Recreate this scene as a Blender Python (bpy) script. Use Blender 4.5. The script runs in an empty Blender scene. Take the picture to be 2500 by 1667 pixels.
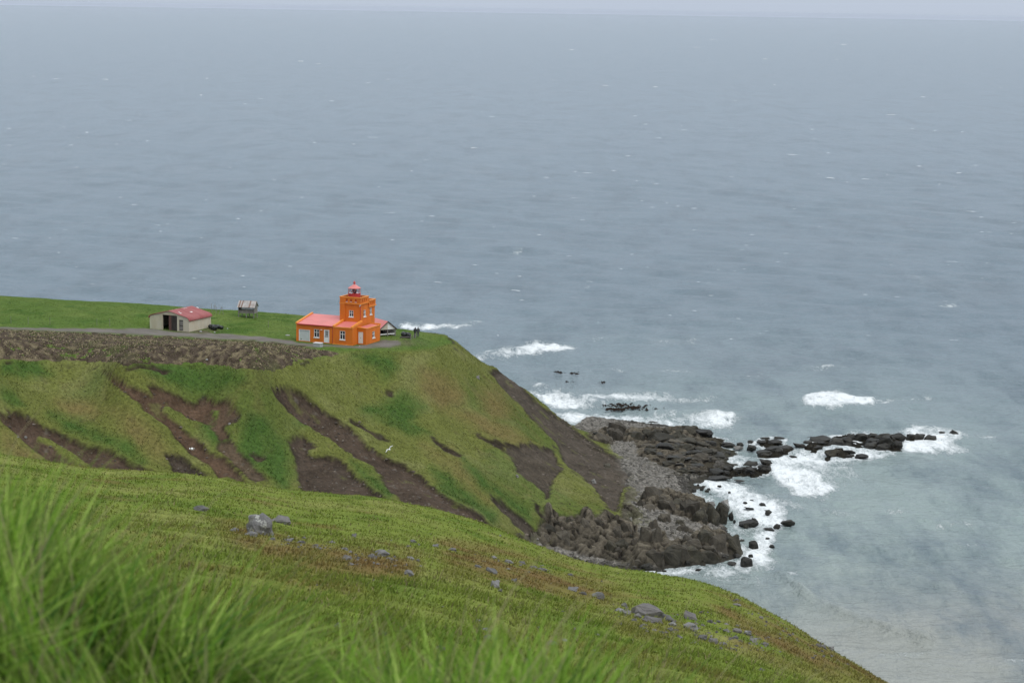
import bpy, bmesh, math, random
import numpy as np
from mathutils import Vector, Matrix

random.seed(7)
RNG = np.random.default_rng(11)
scene = bpy.context.scene
COL = scene.collection

# ------------------------------------------------------------------ camera
F_PX, H = 5200.0, 81.0                      # focal length in 2500 px wide units, eye height over the sea
PITCH, ROLL = math.atan(811 / F_PX), math.radians(0.9)
cp, sp_ = math.cos(PITCH), math.sin(PITCH)
FWD = np.array([0, cp, -sp_]); UP0 = np.array([0, sp_, cp]); RT0 = np.array([1.0, 0, 0])
RT = RT0 * math.cos(ROLL) + UP0 * math.sin(ROLL)
UP = UP0 * math.cos(ROLL) - RT0 * math.sin(ROLL)
EYE = np.array([0, 0, H])
cam_d = bpy.data.cameras.new('camera')
cam = bpy.data.objects.new('camera', cam_d); COL.objects.link(cam)
cam.matrix_world = Matrix(((RT[0], UP[0], -FWD[0], 0), (RT[1], UP[1], -FWD[1], 0), (RT[2], UP[2], -FWD[2], H), (0, 0, 0, 1)))
cam_d.sensor_width = 36; cam_d.lens = 36 * F_PX / 2500
cam_d.clip_start = 0.1; cam_d.clip_end = 90000
cam_d.dof.use_dof = True; cam_d.dof.focus_distance = 300; cam_d.dof.aperture_fstop = 8.0
scene.camera = cam

# ------------------------------------------------------------------ overcast daylight
SUN_EL, SUN_AZ = math.radians(58), math.radians(135)      # azimuth clockwise from +Y
world = bpy.data.worlds.new('World'); scene.world = world; world.use_nodes = True
nt = world.node_tree; nt.nodes.clear()
sky = nt.nodes.new('ShaderNodeTexSky'); sky.sky_type = 'NISHITA'; sky.sun_disc = False
sky.sun_elevation = SUN_EL; sky.sun_rotation = SUN_AZ
sky.air_density = 1.0; sky.dust_density = 2.0; sky.ozone_density = 1.0
hs = nt.nodes.new('ShaderNodeHueSaturation'); hs.inputs['Saturation'].default_value = 0.30
mx = nt.nodes.new('ShaderNodeMix'); mx.data_type = 'RGBA'; mx.inputs[0].default_value = 0.85
tcw = nt.nodes.new('ShaderNodeTexCoord'); sxw = nt.nodes.new('ShaderNodeSeparateXYZ'); nt.links.new(tcw.outputs['Generated'], sxw.inputs[0])
mrw = nt.nodes.new('ShaderNodeMapRange'); mrw.clamp = True; nt.links.new(sxw.outputs[2], mrw.inputs[0])
dk = nt.nodes.new('ShaderNodeMix'); dk.data_type = 'RGBA'      # even cloud deck, brighter overhead than at the horizon as overcast skies are
dk.inputs[6].default_value = (3.9, 4.45, 5.35, 1); dk.inputs[7].default_value = (9.0, 9.6, 10.0, 1)
nt.links.new(mrw.outputs[0], dk.inputs[0]); nt.links.new(dk.outputs[2], mx.inputs[7])
bg = nt.nodes.new('ShaderNodeBackground'); bg.inputs[1].default_value = 0.145
wo = nt.nodes.new('ShaderNodeOutputWorld')
nt.links.new(sky.outputs[0], hs.inputs['Color']); nt.links.new(hs.outputs[0], mx.inputs[6])
nt.links.new(mx.outputs[2], bg.inputs[0]); nt.links.new(bg.outputs[0], wo.inputs[0])
sun_d = bpy.data.lights.new('sun', 'SUN'); sun_d.energy = 1.4; sun_d.angle = math.radians(32); sun_d.color = (1, .97, .92)
sun = bpy.data.objects.new('sun', sun_d); COL.objects.link(sun)
sd = Vector((math.sin(SUN_AZ) * math.cos(SUN_EL), math.cos(SUN_AZ) * math.cos(SUN_EL), math.sin(SUN_EL)))
sun.rotation_euler = sd.to_track_quat('Z', 'Y').to_euler(); sun.location = (60, -60, 200)
vs = scene.view_settings
vs.view_transform = 'Standard'; vs.look = 'None'; vs.exposure = 0.0; vs.gamma = 1.0; vs.use_curve_mapping = False
scene.render.engine = 'CYCLES'
cy = scene.cycles
cy.max_bounces = 5; cy.diffuse_bounces = 2; cy.glossy_bounces = 2; cy.transmission_bounces = 3; cy.volume_bounces = 0
cy.transparent_max_bounces = 6; cy.use_denoising = True

# ------------------------------------------------------------------ helpers
S = 2500 / 2352
def ray(px, py):
    px = np.asarray(px, float); py = np.asarray(py, float)
    u = (px - 1250) / F_PX; v = (833.5 - py) / F_PX
    return FWD + u[..., None] * RT + v[..., None] * UP
def at_depth(px, py, y):
    d = ray(px, py); t = np.asarray(y, float) / d[..., 1]
    return EYE + d * t[..., None]
def at_level(px, py, z=0.0):
    d = ray(px, py); t = (np.asarray(z, float) - H) / d[..., 2]
    return EYE + d * t[..., None]
def project(p):
    q = p - EYE; w = np.maximum(q @ FWD, 1e-3)
    return 1250 + F_PX * (q @ RT) / w, 833.5 - F_PX * (q @ UP) / w, w
def zoomed(ox, oy, s, pts):
    return [(ox + x / s, oy + y / s) + tuple(r) for x, y, *r in pts]
def wide(pts):
    return [(x * S, y * S) + tuple(r) for x, y, *r in pts]

def _hash(ix, iy, seed):
    h = (ix.astype(np.int64) * 374761393 + iy.astype(np.int64) * 668265263 + seed * 974634777) & 0x7fffffff
    h = ((h ^ (h >> 13)) * 1274126177) & 0x7fffffff
    h = ((h ^ (h >> 16)) * 668265263) & 0x7fffffff
    return ((h ^ (h >> 15)) & 0xffffff) / 16777215.0
def vnoise(x, y, seed=0):
    ix = np.floor(x); iy = np.floor(y); fx = x - ix; fy = y - iy
    ix = ix.astype(np.int64); iy = iy.astype(np.int64)
    fx = fx * fx * fx * (fx * (fx * 6 - 15) + 10); fy = fy * fy * fy * (fy * (fy * 6 - 15) + 10)
    a = _hash(ix, iy, seed); b = _hash(ix + 1, iy, seed); c = _hash(ix, iy + 1, seed); d = _hash(ix + 1, iy + 1, seed)
    return (a + (b - a) * fx) * (1 - fy) + (c + (d - c) * fx) * fy
def fbm(x, y, seed=0, octv=4, gain=.5):
    x = np.asarray(x, float); y = np.asarray(y, float)
    s = np.zeros(np.broadcast(x, y).shape); a = 1.0; tot = 0
    for k in range(octv):
        ca, sa = math.cos(.6 + k * 1.1), math.sin(.6 + k * 1.1)
        xx = (x * ca - y * sa) * 2 ** k + 17.3 * k; yy = (x * sa + y * ca) * 2 ** k - 9.1 * k
        s += a * (vnoise(xx, yy, seed + k) - .5) * 2; tot += a; a *= gain
    return s / tot
def voronoi(x, y, seed=0, jit=.85):
    ix = np.floor(x).astype(np.int64); iy = np.floor(y).astype(np.int64)
    f1 = np.full(x.shape, 9.0); f2 = np.full(x.shape, 9.0); cid = np.zeros(x.shape)
    for dx in (-1, 0, 1):
        for dy in (-1, 0, 1):
            cx = ix + dx; cy_ = iy + dy
            qx = cx + .5 + jit * (_hash(cx, cy_, seed) - .5); qy = cy_ + .5 + jit * (_hash(cx, cy_, seed + 7) - .5)
            d = np.hypot(x - qx, y - qy); h = _hash(cx, cy_, seed + 3)
            near = d < f1
            f2 = np.where(near, f1, np.minimum(f2, d)); cid = np.where(near, h, cid); f1 = np.where(near, d, f1)
    return f1, f2, cid
def sstep(a, b, x):
    t = np.clip((x - a) / (b - a), 0, 1); return t * t * (3 - 2 * t)
def poly_dist(px, py, poly):
    """signed distance to a polygon, positive inside"""
    poly = np.array([(p[0], p[1]) for p in poly], float)
    out = np.full(px.shape, -1e3)
    x0, y0 = poly.min(0) - 60; x1, y1 = poly.max(0) + 60
    m = (px > x0) & (px < x1) & (py > y0) & (py < y1)
    if not m.any(): return out
    x = px[m]; y = py[m]; d = np.full(x.shape, 1e9); ins = np.zeros(x.shape, bool)
    n = len(poly)
    for i in range(n):
        a = poly[i]; b = poly[(i + 1) % n]; ab = b - a
        t = np.clip(((x - a[0]) * ab[0] + (y - a[1]) * ab[1]) / (ab @ ab + 1e-9), 0, 1)
        d = np.minimum(d, np.hypot(x - a[0] - t * ab[0], y - a[1] - t * ab[1]))
        if a[1] != b[1]:
            c = ((a[1] > y) != (b[1] > y)) & (x < (b[0] - a[0]) * (y - a[1]) / (b[1] - a[1]) + a[0])
            ins ^= c
    out[m] = np.where(ins, d, -d); return out
class TPS:
    def __init__(self, xy, z, lam=1e-3, sc=60.0, ys=1.0):
        self.sc = sc; self.ys = ys
        p = np.array(xy, float) / sc; p[:, 1] *= ys; self.p = p; n = len(p)
        K = self._k(p, p) + lam * np.eye(n)
        P = np.c_[np.ones(n), p]
        A = np.zeros((n + 3, n + 3)); A[:n, :n] = K; A[:n, n:] = P; A[n:, :n] = P.T
        self.w = np.linalg.solve(A, np.r_[np.array(z, float), 0, 0, 0])
    @staticmethod
    def _k(a, b):
        r2 = ((a[:, None, :] - b[None]) ** 2).sum(-1)
        return np.where(r2 > 1e-12, .5 * r2 * np.log(np.maximum(r2, 1e-12)), 0)
    def __call__(self, x, y):
        q = np.c_[np.ravel(x), np.ravel(y)] / self.sc; q[:, 1] *= self.ys
        out = np.empty(len(q))
        for i in range(0, len(q), 20000):
            s = q[i:i + 20000]
            out[i:i + 20000] = self._k(s, self.p) @ self.w[:-3] + self.w[-3] + s @ self.w[-2:]
        return out.reshape(np.shape(x))

def np_mesh(name, co, faces, mat=None, cols=None, floats=None, smooth=True, parent=None, link=True):
    """faces: (n,3) or (n,4) int array, or a list of such arrays"""
    if not isinstance(faces, list): faces = [faces]
    me = bpy.data.meshes.new(name)
    me.vertices.add(len(co)); me.vertices.foreach_set('co', np.asarray(co, np.float32).ravel())
    loops = np.concatenate([f.ravel() for f in faces]).astype(np.int32)
    tot = np.concatenate([np.full(len(f), f.shape[1], np.int32) for f in faces])
    me.loops.add(len(loops)); me.loops.foreach_set('vertex_index', loops)
    me.polygons.add(len(tot))
    me.polygons.foreach_set('loop_start', np.r_[0, np.cumsum(tot)[:-1]].astype(np.int32))
    me.polygons.foreach_set('loop_total', tot)
    me.update(calc_edges=True)
    me.polygons.foreach_set('use_smooth', np.broadcast_to(np.asarray(smooth, bool), (len(tot),)).copy())
    if cols is not None:
        at = me.attributes.new('Col', 'FLOAT_COLOR', 'POINT')
        at.data.foreach_set('color', np.c_[cols, np.ones(len(cols))].astype(np.float32).ravel())
    for k, v in (floats or {}).items():
        at = me.attributes.new(k, 'FLOAT', 'POINT'); at.data.foreach_set('value', np.asarray(v, np.float32).ravel())
    if mat: me.materials.append(mat)
    o = bpy.data.objects.new(name, me)
    if link: COL.objects.link(o)
    if parent: o.parent = parent
    return o
def grid_faces(nr, nc, keep=None):
    i = np.arange(nr * nc).reshape(nr, nc)
    f = np.stack([i[:-1, :-1], i[:-1, 1:], i[1:, 1:], i[1:, :-1]], -1).reshape(-1, 4)
    return f if keep is None else f[keep.ravel()]
def compact(co, f, *arrs):
    used = np.unique(f); mp = np.full(len(co), -1); mp[used] = np.arange(len(used))
    return (co[used], mp[f]) + tuple(a[used] for a in arrs)

# ------------------------------------------------------------------ materials
def mat_new(name):
    m = bpy.data.materials.new(name); m.use_nodes = True
    n = m.node_tree.nodes; b = n['Principled BSDF']
    return m, m.node_tree, b
def paint(name, rgb, rough=.6, var=.12, scale=3.0, bump=0.0, spec=.4, dirt=None, dirt_amt=.35, dirt_scale=(1, 1, 1), metal=0.0):
    m, t, b = mat_new(name); L = t.links.new
    tc = t.nodes.new('ShaderNodeTexCoord')
    no = t.nodes.new('ShaderNodeTexNoise'); no.inputs['Scale'].default_value = scale; no.inputs['Detail'].default_value = 6
    mp = t.nodes.new('ShaderNodeMapping'); mp.inputs['Scale'].default_value = dirt_scale
    L(tc.outputs['Object'], mp.inputs[0]); L(mp.outputs[0], no.inputs['Vector'])
    r = t.nodes.new('ShaderNodeValToRGB')
    r.color_ramp.elements[0].position = .3; r.color_ramp.elements[1].position = .7
    r.color_ramp.elements[0].color = tuple(c * (1 - var) for c in rgb) + (1,)
    r.color_ramp.elements[1].color = tuple(min(1, c * (1 + var)) for c in rgb) + (1,)
    L(no.outputs[0], r.inputs[0]); out = r.outputs[0]
    if dirt:
        n2 = t.nodes.new('ShaderNodeTexNoise'); n2.inputs['Scale'].default_value = scale * .6; n2.inputs['Detail'].default_value = 8
        n2.inputs['Roughness'].default_value = .7
        L(mp.outputs[0], n2.inputs['Vector'])
        r2 = t.nodes.new('ShaderNodeValToRGB'); r2.color_ramp.elements[0].position = .55 - dirt_amt * .3; r2.color_ramp.elements[1].position = .62
        L(n2.outputs[0], r2.inputs[0])
        mx2 = t.nodes.new('ShaderNodeMix'); mx2.data_type = 'RGBA'; mx2.inputs[7].default_value = tuple(dirt) + (1,)
        mul = t.nodes.new('ShaderNodeMath'); mul.operation = 'MULTIPLY'; mul.inputs[1].default_value = dirt_amt
        L(r2.outputs[0], mul.inputs[0]); L(mul.outputs[0], mx2.inputs[0]); L(out, mx2.inputs[6]); out = mx2.outputs[2]
    L(out, b.inputs['Base Color'])
    b.inputs['Roughness'].default_value = rough; b.inputs['Specular IOR Level'].default_value = spec; b.inputs['Metallic'].default_value = metal
    if bump:
        bm_ = t.nodes.new('ShaderNodeBump'); bm_.inputs['Strength'].default_value = bump; bm_.inputs['Distance'].default_value = .05
        L(no.outputs[0], bm_.inputs['Height']); L(bm_.outputs[0], b.inputs['Normal'])
    return m
def ground_material(name, fine, bump, rough=.85, amp=.35):
    """vertex colour of the ground with fine grain over it"""
    m, t, b = mat_new(name); L = t.links.new
    at = t.nodes.new('ShaderNodeAttribute'); at.attribute_name = 'Col'
    ge = t.nodes.new('ShaderNodeNewGeometry')
    n1 = t.nodes.new('ShaderNodeTexNoise'); n1.inputs['Scale'].default_value = fine; n1.inputs['Detail'].default_value = 5; n1.inputs['Roughness'].default_value = .65
    L(ge.outputs['Position'], n1.inputs['Vector'])
    mr = t.nodes.new('ShaderNodeMapRange'); mr.inputs[1].default_value = .25; mr.inputs[2].default_value = .75
    mr.inputs[3].default_value = 1 - amp; mr.inputs[4].default_value = 1 + amp
    L(n1.outputs[0], mr.inputs[0])
    mu = t.nodes.new('ShaderNodeVectorMath'); mu.operation = 'SCALE'
    L(at.outputs['Color'], mu.inputs[0]); L(mr.outputs[0], mu.inputs['Scale'])
    L(mu.outputs[0], b.inputs['Base Color'])
    b.inputs['Roughness'].default_value = rough; b.inputs['Specular IOR Level'].default_value = .04
    bu = t.nodes.new('ShaderNodeBump'); bu.inputs['Strength'].default_value = .8; bu.inputs['Distance'].default_value = bump
    L(n1.outputs[0], bu.inputs['Height']); L(bu.outputs[0], b.inputs['Normal'])
    return m
def blade_material(name, trans=.3):
    m, t, b = mat_new(name); L = t.links.new
    at = t.nodes.new('ShaderNodeAttribute'); at.attribute_name = 'Col'
    b.inputs['Roughness'].default_value = .7; b.inputs['Specular IOR Level'].default_value = .06
    L(at.outputs['Color'], b.inputs['Base Color'])
    tr = t.nodes.new('ShaderNodeBsdfTranslucent'); L(at.outputs['Color'], tr.inputs[0])
    mx_ = t.nodes.new('ShaderNodeMixShader'); mx_.inputs[0].default_value = trans
    L(b.outputs[0], mx_.inputs[1]); L(tr.outputs[0], mx_.inputs[2]); L(mx_.outputs[0], t.nodes['Material Output'].inputs[0])
    return m

# ------------------------------------------------------------------ tagging
def tag(o, label=None, cat=None, group=None, kind=None):
    for k, v in (('label', label), ('category', cat), ('group', group), ('kind', kind)):
        if v: o[k] = v
    return o
def thing(name, label, cat, loc=(0, 0, 0), rotz=0.0, group=None):
    o = bpy.data.objects.new(name, None); COL.objects.link(o)
    o.location = loc; o.rotation_euler = (0, 0, rotz); o.empty_display_size = .3
    return tag(o, label, cat, group)
# ================================================================== THE HEADLAND
KY = F_PX / 4400.0
def on_plateau(px, py):
    """where the sight line meets the gently tilted plateau"""
    d = ray(px, py); a, b, c = .08, .05 / KY, 39.9
    t = (c - H) / (d[..., 2] + a * d[..., 0] + b * d[..., 1])
    return EYE + d * t[..., None]
ctrl = []
for x, y in [(-150, 760), (-150, 850), (0, 760), (0, 800), (0, 850), (200, 780), (200, 830), (400, 770), (400, 840), (600, 780), (600, 850),
             (750, 800), (750, 850), (880, 800), (880, 843), (980, 820), (1050, 833), (-150, 880), (0, 877), (300, 879), (560, 888), (640, 896),
             (720, 878), (830, 860), (950, 858), (1050, 852), (1080, 820), (1098, 824), (-150, 715), (0, 725), (200, 735), (370, 745), (560, 757), (720, 768),
             (860, 782), (960, 802), (1040, 813)]:
    ctrl.append(on_plateau(x, y))
for x, y, d in [(0, 940, 243), (0, 1000, 238), (0, 1100, 230), (-150, 1000, 232), (-150, 1150, 220), (0, 1150, 227), (250, 1000, 246), (250, 1145, 233),
                (500, 1000, 250), (500, 1165, 239), (700, 1000, 255), (700, 1100, 248), (700, 1200, 240), (900, 950, 272), (900, 1050, 262),
                (950, 1225, 240), (1100, 930, 286), (1100, 1000, 281), (1100, 1130, 264), (1200, 1180, 263), (1200, 1290, 246), (1250, 1100, 277),
                (1350, 1200, 273), (1450, 1250, 270), (1330, 1370, 258), (1150, 885, 300), (1190, 935, 299), (1270, 1000, 300), (1350, 1085, 296),
                (1440, 1180, 287), (1188, 897, 309), (1250, 922, 315), (1290, 965, 320), (1340, 1010, 326), (1430, 1060, 332)]:
    ctrl.append(at_depth(x, y, d * KY))
for x, y, z in [(1540, 1190, 3), (1500, 1110, 3), (1500, 1040, 1.6), (1600, 1100, 2), (1640, 1055, 1.0), (1750, 1150, .2), (1620, 1160, 1.0),
                (1690, 1215, .3), (1650, 1250, 1.6), (1560, 1300, 2.2), (1760, 1290, .4), (1800, 1345, .1), (1700, 1375, .2), (1600, 1392, .2),
                (1480, 1396, .3), (1500, 1330, 1.6), (1450, 1010, -2.5), (1650, 1015, -2.5), (1900, 1100, -3), (1850, 1250, -3.5), (1900, 1400, -4),
                (1700, 1440, -3), (1500, 1440, -2), (2100, 1100, -4), (2200, 1300, -5)]:
    ctrl.append(at_level(x, y, z))
for x, y, z in [(-95, 240, 30), (-75, 246, 23), (-45, 255, 13), (-20, 262, 7), (0, 268, 2.5), (20, 278, -2), (60, 290, -5)]:
    ctrl.append(np.array((x, y, z), float))
ctrl = np.array(ctrl)
head_tps = TPS(ctrl[:, :2], ctrl[:, 2], lam=2e-3, ys=.8)
# the seaward brink: beyond it the land drops to the water
brink = [(-260, 405), (-150, 398)] + [tuple(on_plateau(x, y)[:2]) for x, y in [(-150, 713), (0, 722), (200, 733), (370, 743), (560, 756), (720, 768), (860, 783),
         (960, 800), (1040, 810), (1080, 815), (1102, 822)]] + [tuple(at_depth(x, y, d * KY)[:2]) for x, y, d in
         [(1140, 850, 312), (1188, 897, 311), (1250, 922, 317), (1290, 965, 322), (1340, 1010, 328), (1405, 1045, 336)]] + [(19, 440), (30, 600)]
bx = np.array([b[0] for b in brink]); by = np.array([b[1] for b in brink])
o_ = np.argsort(bx); bx = bx[o_]; by = by[o_]
def brink_y(x): return np.interp(x, bx, by, right=1e4)
def head_base(x, y):
    z = head_tps(x, y)
    over = y - brink_y(x) - .8 * fbm(x / 5, y / 5, 91, 3)
    steep = np.where(x < -12, 1.25, .85)
    z = z - np.where(over > 0, steep * over + .02 * over ** 2, 0)
    return np.maximum(z, -6)

HX0, HX1, HY0, HY1, HS = -118.0, 78.0, 238.0, 432.0, 0.40
hx = np.arange(HX0, HX1 + HS, HS); hy = np.arange(HY0, HY1 + HS, HS)
GX, GY = np.meshgrid(hx, hy)
GZ = head_base(GX, GY)
PX, PY, _w = project(np.stack([GX, GY, GZ], -1).reshape(-1, 3))
PX = PX.reshape(GX.shape); PY = PY.reshape(GX.shape)
# ragged outlines: warp the drawing by noise (in metres over the ground, about 15 units to the metre)
WX = PX + 8 * fbm(GX / 3.6, GY / 3.6, 5, 2) + 4 * fbm(GX / .8, GY / .8, 6, 2)
WY = PY + 6 * fbm(GX / 3.4, GY / 3.4, 8, 2) + 3 * fbm(GX / .7, GY / .7, 9, 2)
z7 = lambda l: zoomed(0, 820, 3.36, l)
z8 = lambda l: zoomed(600, 820, 2.703, l)
z4 = lambda l: zoomed(1100, 900, 3.015, l)
SOILS = [  # (outline, colour, depth in m)
 (z8([(180,345),(230,335),(300,355),(400,400),(480,460),(600,560),(700,640),(820,740),(920,780),(1050,850),(1180,950),(1300,1020),(1450,1130),(1560,1190),(1640,1260),(1700,1330),(1560,1330),(1310,1260),(1100,1160),(950,1040),(850,890),(740,800),(640,740),(540,680),(440,620),(350,560),(290,510),(240,440)]), (.062,.048,.041), 1.5),
 (z8([(265,690),(320,650),(380,650),(440,700),(480,740),(400,760),(420,800),(520,790),(620,830),(700,900),(780,970),(900,1060),(920,1100),(600,1070),(380,1050),(330,900),(320,780)]), (.058,.046,.040), 1.2),
 (z7([(830,310),(920,335),(1010,375),(1100,420),(1170,470),(1230,490),(1200,410),(1270,420),(1340,450),(1430,460),(1500,520),(1590,570),(1640,510),(1700,500),(1790,550),(1860,530),(1925,560),(1980,630),(1900,690),(1800,650),(1640,720),(1560,700),(1480,640),(1400,600),(1330,600),(1380,680),(1500,780),(1650,900),(1750,980),(1900,1080),(2040,1200),(1800,1160),(1700,1060),(1500,920),(1350,760),(1180,620),(1050,490),(960,420),(900,370)]), (.085,.058,.044), 1.1),
 (z7([(1640,560),(1800,580),(1925,570),(1990,640),(1960,720),(1850,760),(1900,860),(1800,880),(1700,760),(1600,700)]), (.078,.056,.042), .4),
 (z7([(1790,880),(1900,880),(1990,980),(2100,1100),(2200,1210),(2050,1190),(1880,1050),(1780,960)]), (.085,.066,.05), .4),
 (z7([(2040,970),(2120,985),(2170,1000),(2150,1050),(2080,1040)]), (.07,.055,.045), .5),
 (z7([(10,550),(60,590),(180,640),(300,700),(480,760),(640,840),(780,890),(920,950),(1020,1000),(1150,1050),(1360,1140),(1000,1150),(600,1120),(400,1060),(250,930),(120,830),(30,740),(0,690),(0,620),(80,660)]), (.070,.050,.041), 1.5),
 (z7([(1330,930),(1420,950),(1520,1010),(1620,1070),(1720,1160),(1450,1160),(1380,1020)]), (.055,.045,.040), 1.1),
 (z7([(1020,285),(1110,246),(1250,246),(1330,268),(1400,300),(1340,330),(1310,300),(1240,278),(1120,280),(1060,294)]), (.055,.042,.034), .8),
 (z7([(930,250),(980,270),(1040,310),(1000,305)]), (.05,.045,.03), .5), (z7([(20,225),(80,220),(95,245),(40,250)]), (.05,.045,.03), .5),
 (z7([(525,240),(560,235),(580,252),(540,258)]), (.05,.045,.03), .5), (z7([(760,272),(820,265),(835,282),(790,288)]), (.05,.045,.03), .5),
 (z4([(270,0),(350,10),(430,40),(500,95),(560,180),(640,260),(780,350),(950,470),(1060,560),(1200,640),(1300,690),(1330,800),(1270,900),(1240,1060),(1180,1040),(1060,900),(960,800),(860,720),(790,610),(770,540),(700,470),(600,370),(480,250),(400,160),(320,60),(240,-20)]), (.066,.058,.052), .9),
 (z4([(380,580),(520,560),(690,560),(770,590),(800,700),(850,740),(760,800),(740,900),(700,1000),(680,900),(600,830),(500,760),(460,690),(420,640)]), (.062,.054,.047), .5),
 (z4([(290,920),(350,960),(480,1060),(560,1120),(620,1180),(640,1260),(560,1230),(450,1150),(370,1060),(320,980)]), (.056,.049,.044), .9),
 (z8([(1205,660),(1260,690),(1340,740),(1430,790),(1400,810),(1330,780),(1250,710)]), (.052,.043,.036), .7),
 (z8([(695,540),(780,590),(860,640),(960,700),(900,690),(790,640),(690,580)]), (.055,.045,.036), .7),
 (z8([(1520,645),(1600,670),(1700,715),(1800,720),(1760,735),(1680,735),(1580,695)]), (.05,.042,.034), .7),
 (z8([(925,350),(970,345),(980,385),(945,395)]), (.055,.045,.036), .5), (z8([(370,178),(420,175),(415,190),(380,192)]), (.05,.042,.034), .5),
 (z4([(190,470),(260,500),(350,560),(420,590),(380,600),(280,545),(200,500)]), (.05,.042,.034), .7),
 (z4([(600,980),(640,1010),(690,1080),(660,1090),(620,1040)]), (.045,.04,.034), .7),
 (zoomed(900, 760, 9.408, [(1850,640),(1900,610),(1950,690),(1965,790),(1930,780),(1890,700)]), (.05,.047,.043), .8),
 (zoomed(900, 760, 9.408, [(1770,640),(1830,655),(1850,680),(1800,665)]), (.04,.04,.03), .4),
 (zoomed(900, 760, 9.408, [(1940,800),(2000,900),(2150,1000),(2100,980),(2000,930)]), (.06,.05,.045), .6)]
ROCKY = z4([(690,1010),(800,1085),(900,1095),(1000,1025),(1030,1095),(1150,1055),(1240,1110),(1300,900),(1360,700),(1500,500),(2000,400),(2900,700),(2900,1700),(1387,1520),(1100,1440),(900,1400),(780,1360),(620,1310),(420,1225),(560,1230),(650,1205)])
TURFS = [z7([(1330,575),(1400,590),(1480,650),(1400,655),(1340,620)]), z7([(280,800),(400,840),(560,900),(690,1000),(730,1075),(640,1050),(520,960),(400,900),(300,850)]),
         z7([(1750,620),(1810,620),(1820,680),(1760,690)]), z8([(470,640),(510,640),(505,670),(475,665)]), z4([(850,740),(960,800),(1060,930),(1200,1060),(1240,1105),(1100,1060),(1010,1080),(960,1040),(900,1000),(760,990),(740,900),(800,800)])]
LUSH = [z8([(820,120),(980,150),(1010,230),(920,290),(860,200),(700,140)]), z8([(760,480),(900,430),(1030,380),(1180,470),(1080,560),(1200,640),(1080,640),(940,560)]),
        z8([(1230,880),(1330,920),(1500,1060),(1640,1180),(1640,1240),(1500,1140),(1300,1010)]), z4([(60,650),(200,740),(300,850),(430,960),(560,1030),(600,1120),(450,1040),(250,880),(100,730)]),
        z7([(2040,640),(2180,680),(2250,800),(2352,900),(2352,1277),(2100,1100),(1950,980),(1980,820)]), z7([(420,640),(600,700),(840,820),(1040,880),(1180,1040),(1000,960),(760,840),(560,760)]),
        z7([(0,400),(120,460),(200,560),(100,560),(0,500)]), z7([(1640,700),(1820,720),(1880,860),(1780,930),(1680,840)]), z7([(1050,240),(1500,220),(1850,250),(2000,360),(1700,470),(1500,420),(1340,360),(1200,300)]),
        z7([(0,230),(300,200),(420,300),(200,340),(0,320)]), z8([(700,840),(800,900),(960,1030),(940,1080),(820,980)]), z8([(340,540),(380,540),(420,600),(360,590)])]
TAN = [z8([(1140,230),(1330,250),(1450,380),(1300,480),(1160,350)]), z8([(1540,330),(1700,360),(1760,520),(1600,540)]), z8([(1330,480),(1560,520),(1750,620),(1850,700),(1700,720),(1500,600)]),
       z8([(1180,740),(1330,820),(1500,960),(1640,1100),(1560,1080),(1380,940)]), z7([(880,600),(1050,620),(1250,800),(1420,980),(1250,1000),(1080,860)]), z7([(450,540),(760,560),(850,640),(600,680)]),
       z4([(180,390),(330,400),(500,500),(560,560),(400,570),(280,470)]), z4([(0,600),(120,730),(230,820),(360,950),(260,930),(100,800),(0,760)]), z7([(0,780),(150,900),(330,1000),(250,1040),(0,960)])]
soil_d = np.full(GX.shape, -1e3); soil_c = np.zeros(GX.shape + (3,)); cut = np.zeros(GX.shape)
for poly, c, dep in SOILS:
    d = poly_dist(WX, WY, poly)
    m = d > soil_d; soil_c[m] = c; soil_d = np.maximum(soil_d, d)
    cut = np.maximum(cut, dep * sstep(0, 6, d) * (.55 + .45 * sstep(80, 0, d)))
for poly in TURFS:
    d = poly_dist(WX, WY, poly)
    cut *= 1 - .8 * sstep(-8, 6, d); soil_d = np.where(d > 0, -np.abs(d), soil_d)
rock_d = poly_dist(WX, WY, ROCKY)
front = (GY < brink_y(GX) + 10)
back = sstep(1.0, 4.0, GY - brink_y(GX) - 1.0 + fbm(GX / 3, GY / 3, 3, 3))          # bare cliff on the seaward drop
soil_m = sstep(-2.5, 2.5, soil_d + 2 * fbm(GX / .9, GY / .9, 12, 2)); rock_m = sstep(-4, 6, rock_d)
beach_m = sstep(3.6, 2.4, GZ + .5 * fbm(GX / 4, GY / 4, 44, 3)) * (GX > -10)
PLAT = [(-300, 700), (0, 715), (370, 735), (720, 760), (960, 795), (1040, 812), (1100, 826), (1110, 838), (1050, 853), (950, 860), (830, 860), (640, 896), (560, 888), (300, 879), (0, 877), (-300, 880)]
plat_m = sstep(-8, 8, poly_dist(PX, PY, PLAT))
# relief
slope_n = (1 - plat_m)
ax = GX * .8 - GY * .6 * .8; ay = GX * .6 + GY * .8                                     # across / along the fall of the slope
GZ = GZ + slope_n * (.55 * fbm(GX / 9, GY / 9, 21, 3) + .28 * fbm(ax / 2.6, ay / 7, 22, 3) + .10 * fbm(GX / 1.3, GY / 1.3, 23, 2)) * (1 - .6 * beach_m)
GZ = GZ + plat_m * (.12 * fbm(GX / 8, GY / 8, 25, 3) + .05 * fbm(GX / 1.6, GY / 1.6, 26, 2))
GZ = GZ - .42 * cut * (1 - plat_m * .6) + soil_m * (.14 * fbm(ax / .9, ay / 4, 31, 3) + .1 * fbm(GX / .9, GY / .9, 32, 2))
lip = np.exp(-((soil_d + 6) / 7) ** 2) * slope_n
GZ = GZ + .16 * lip
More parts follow.
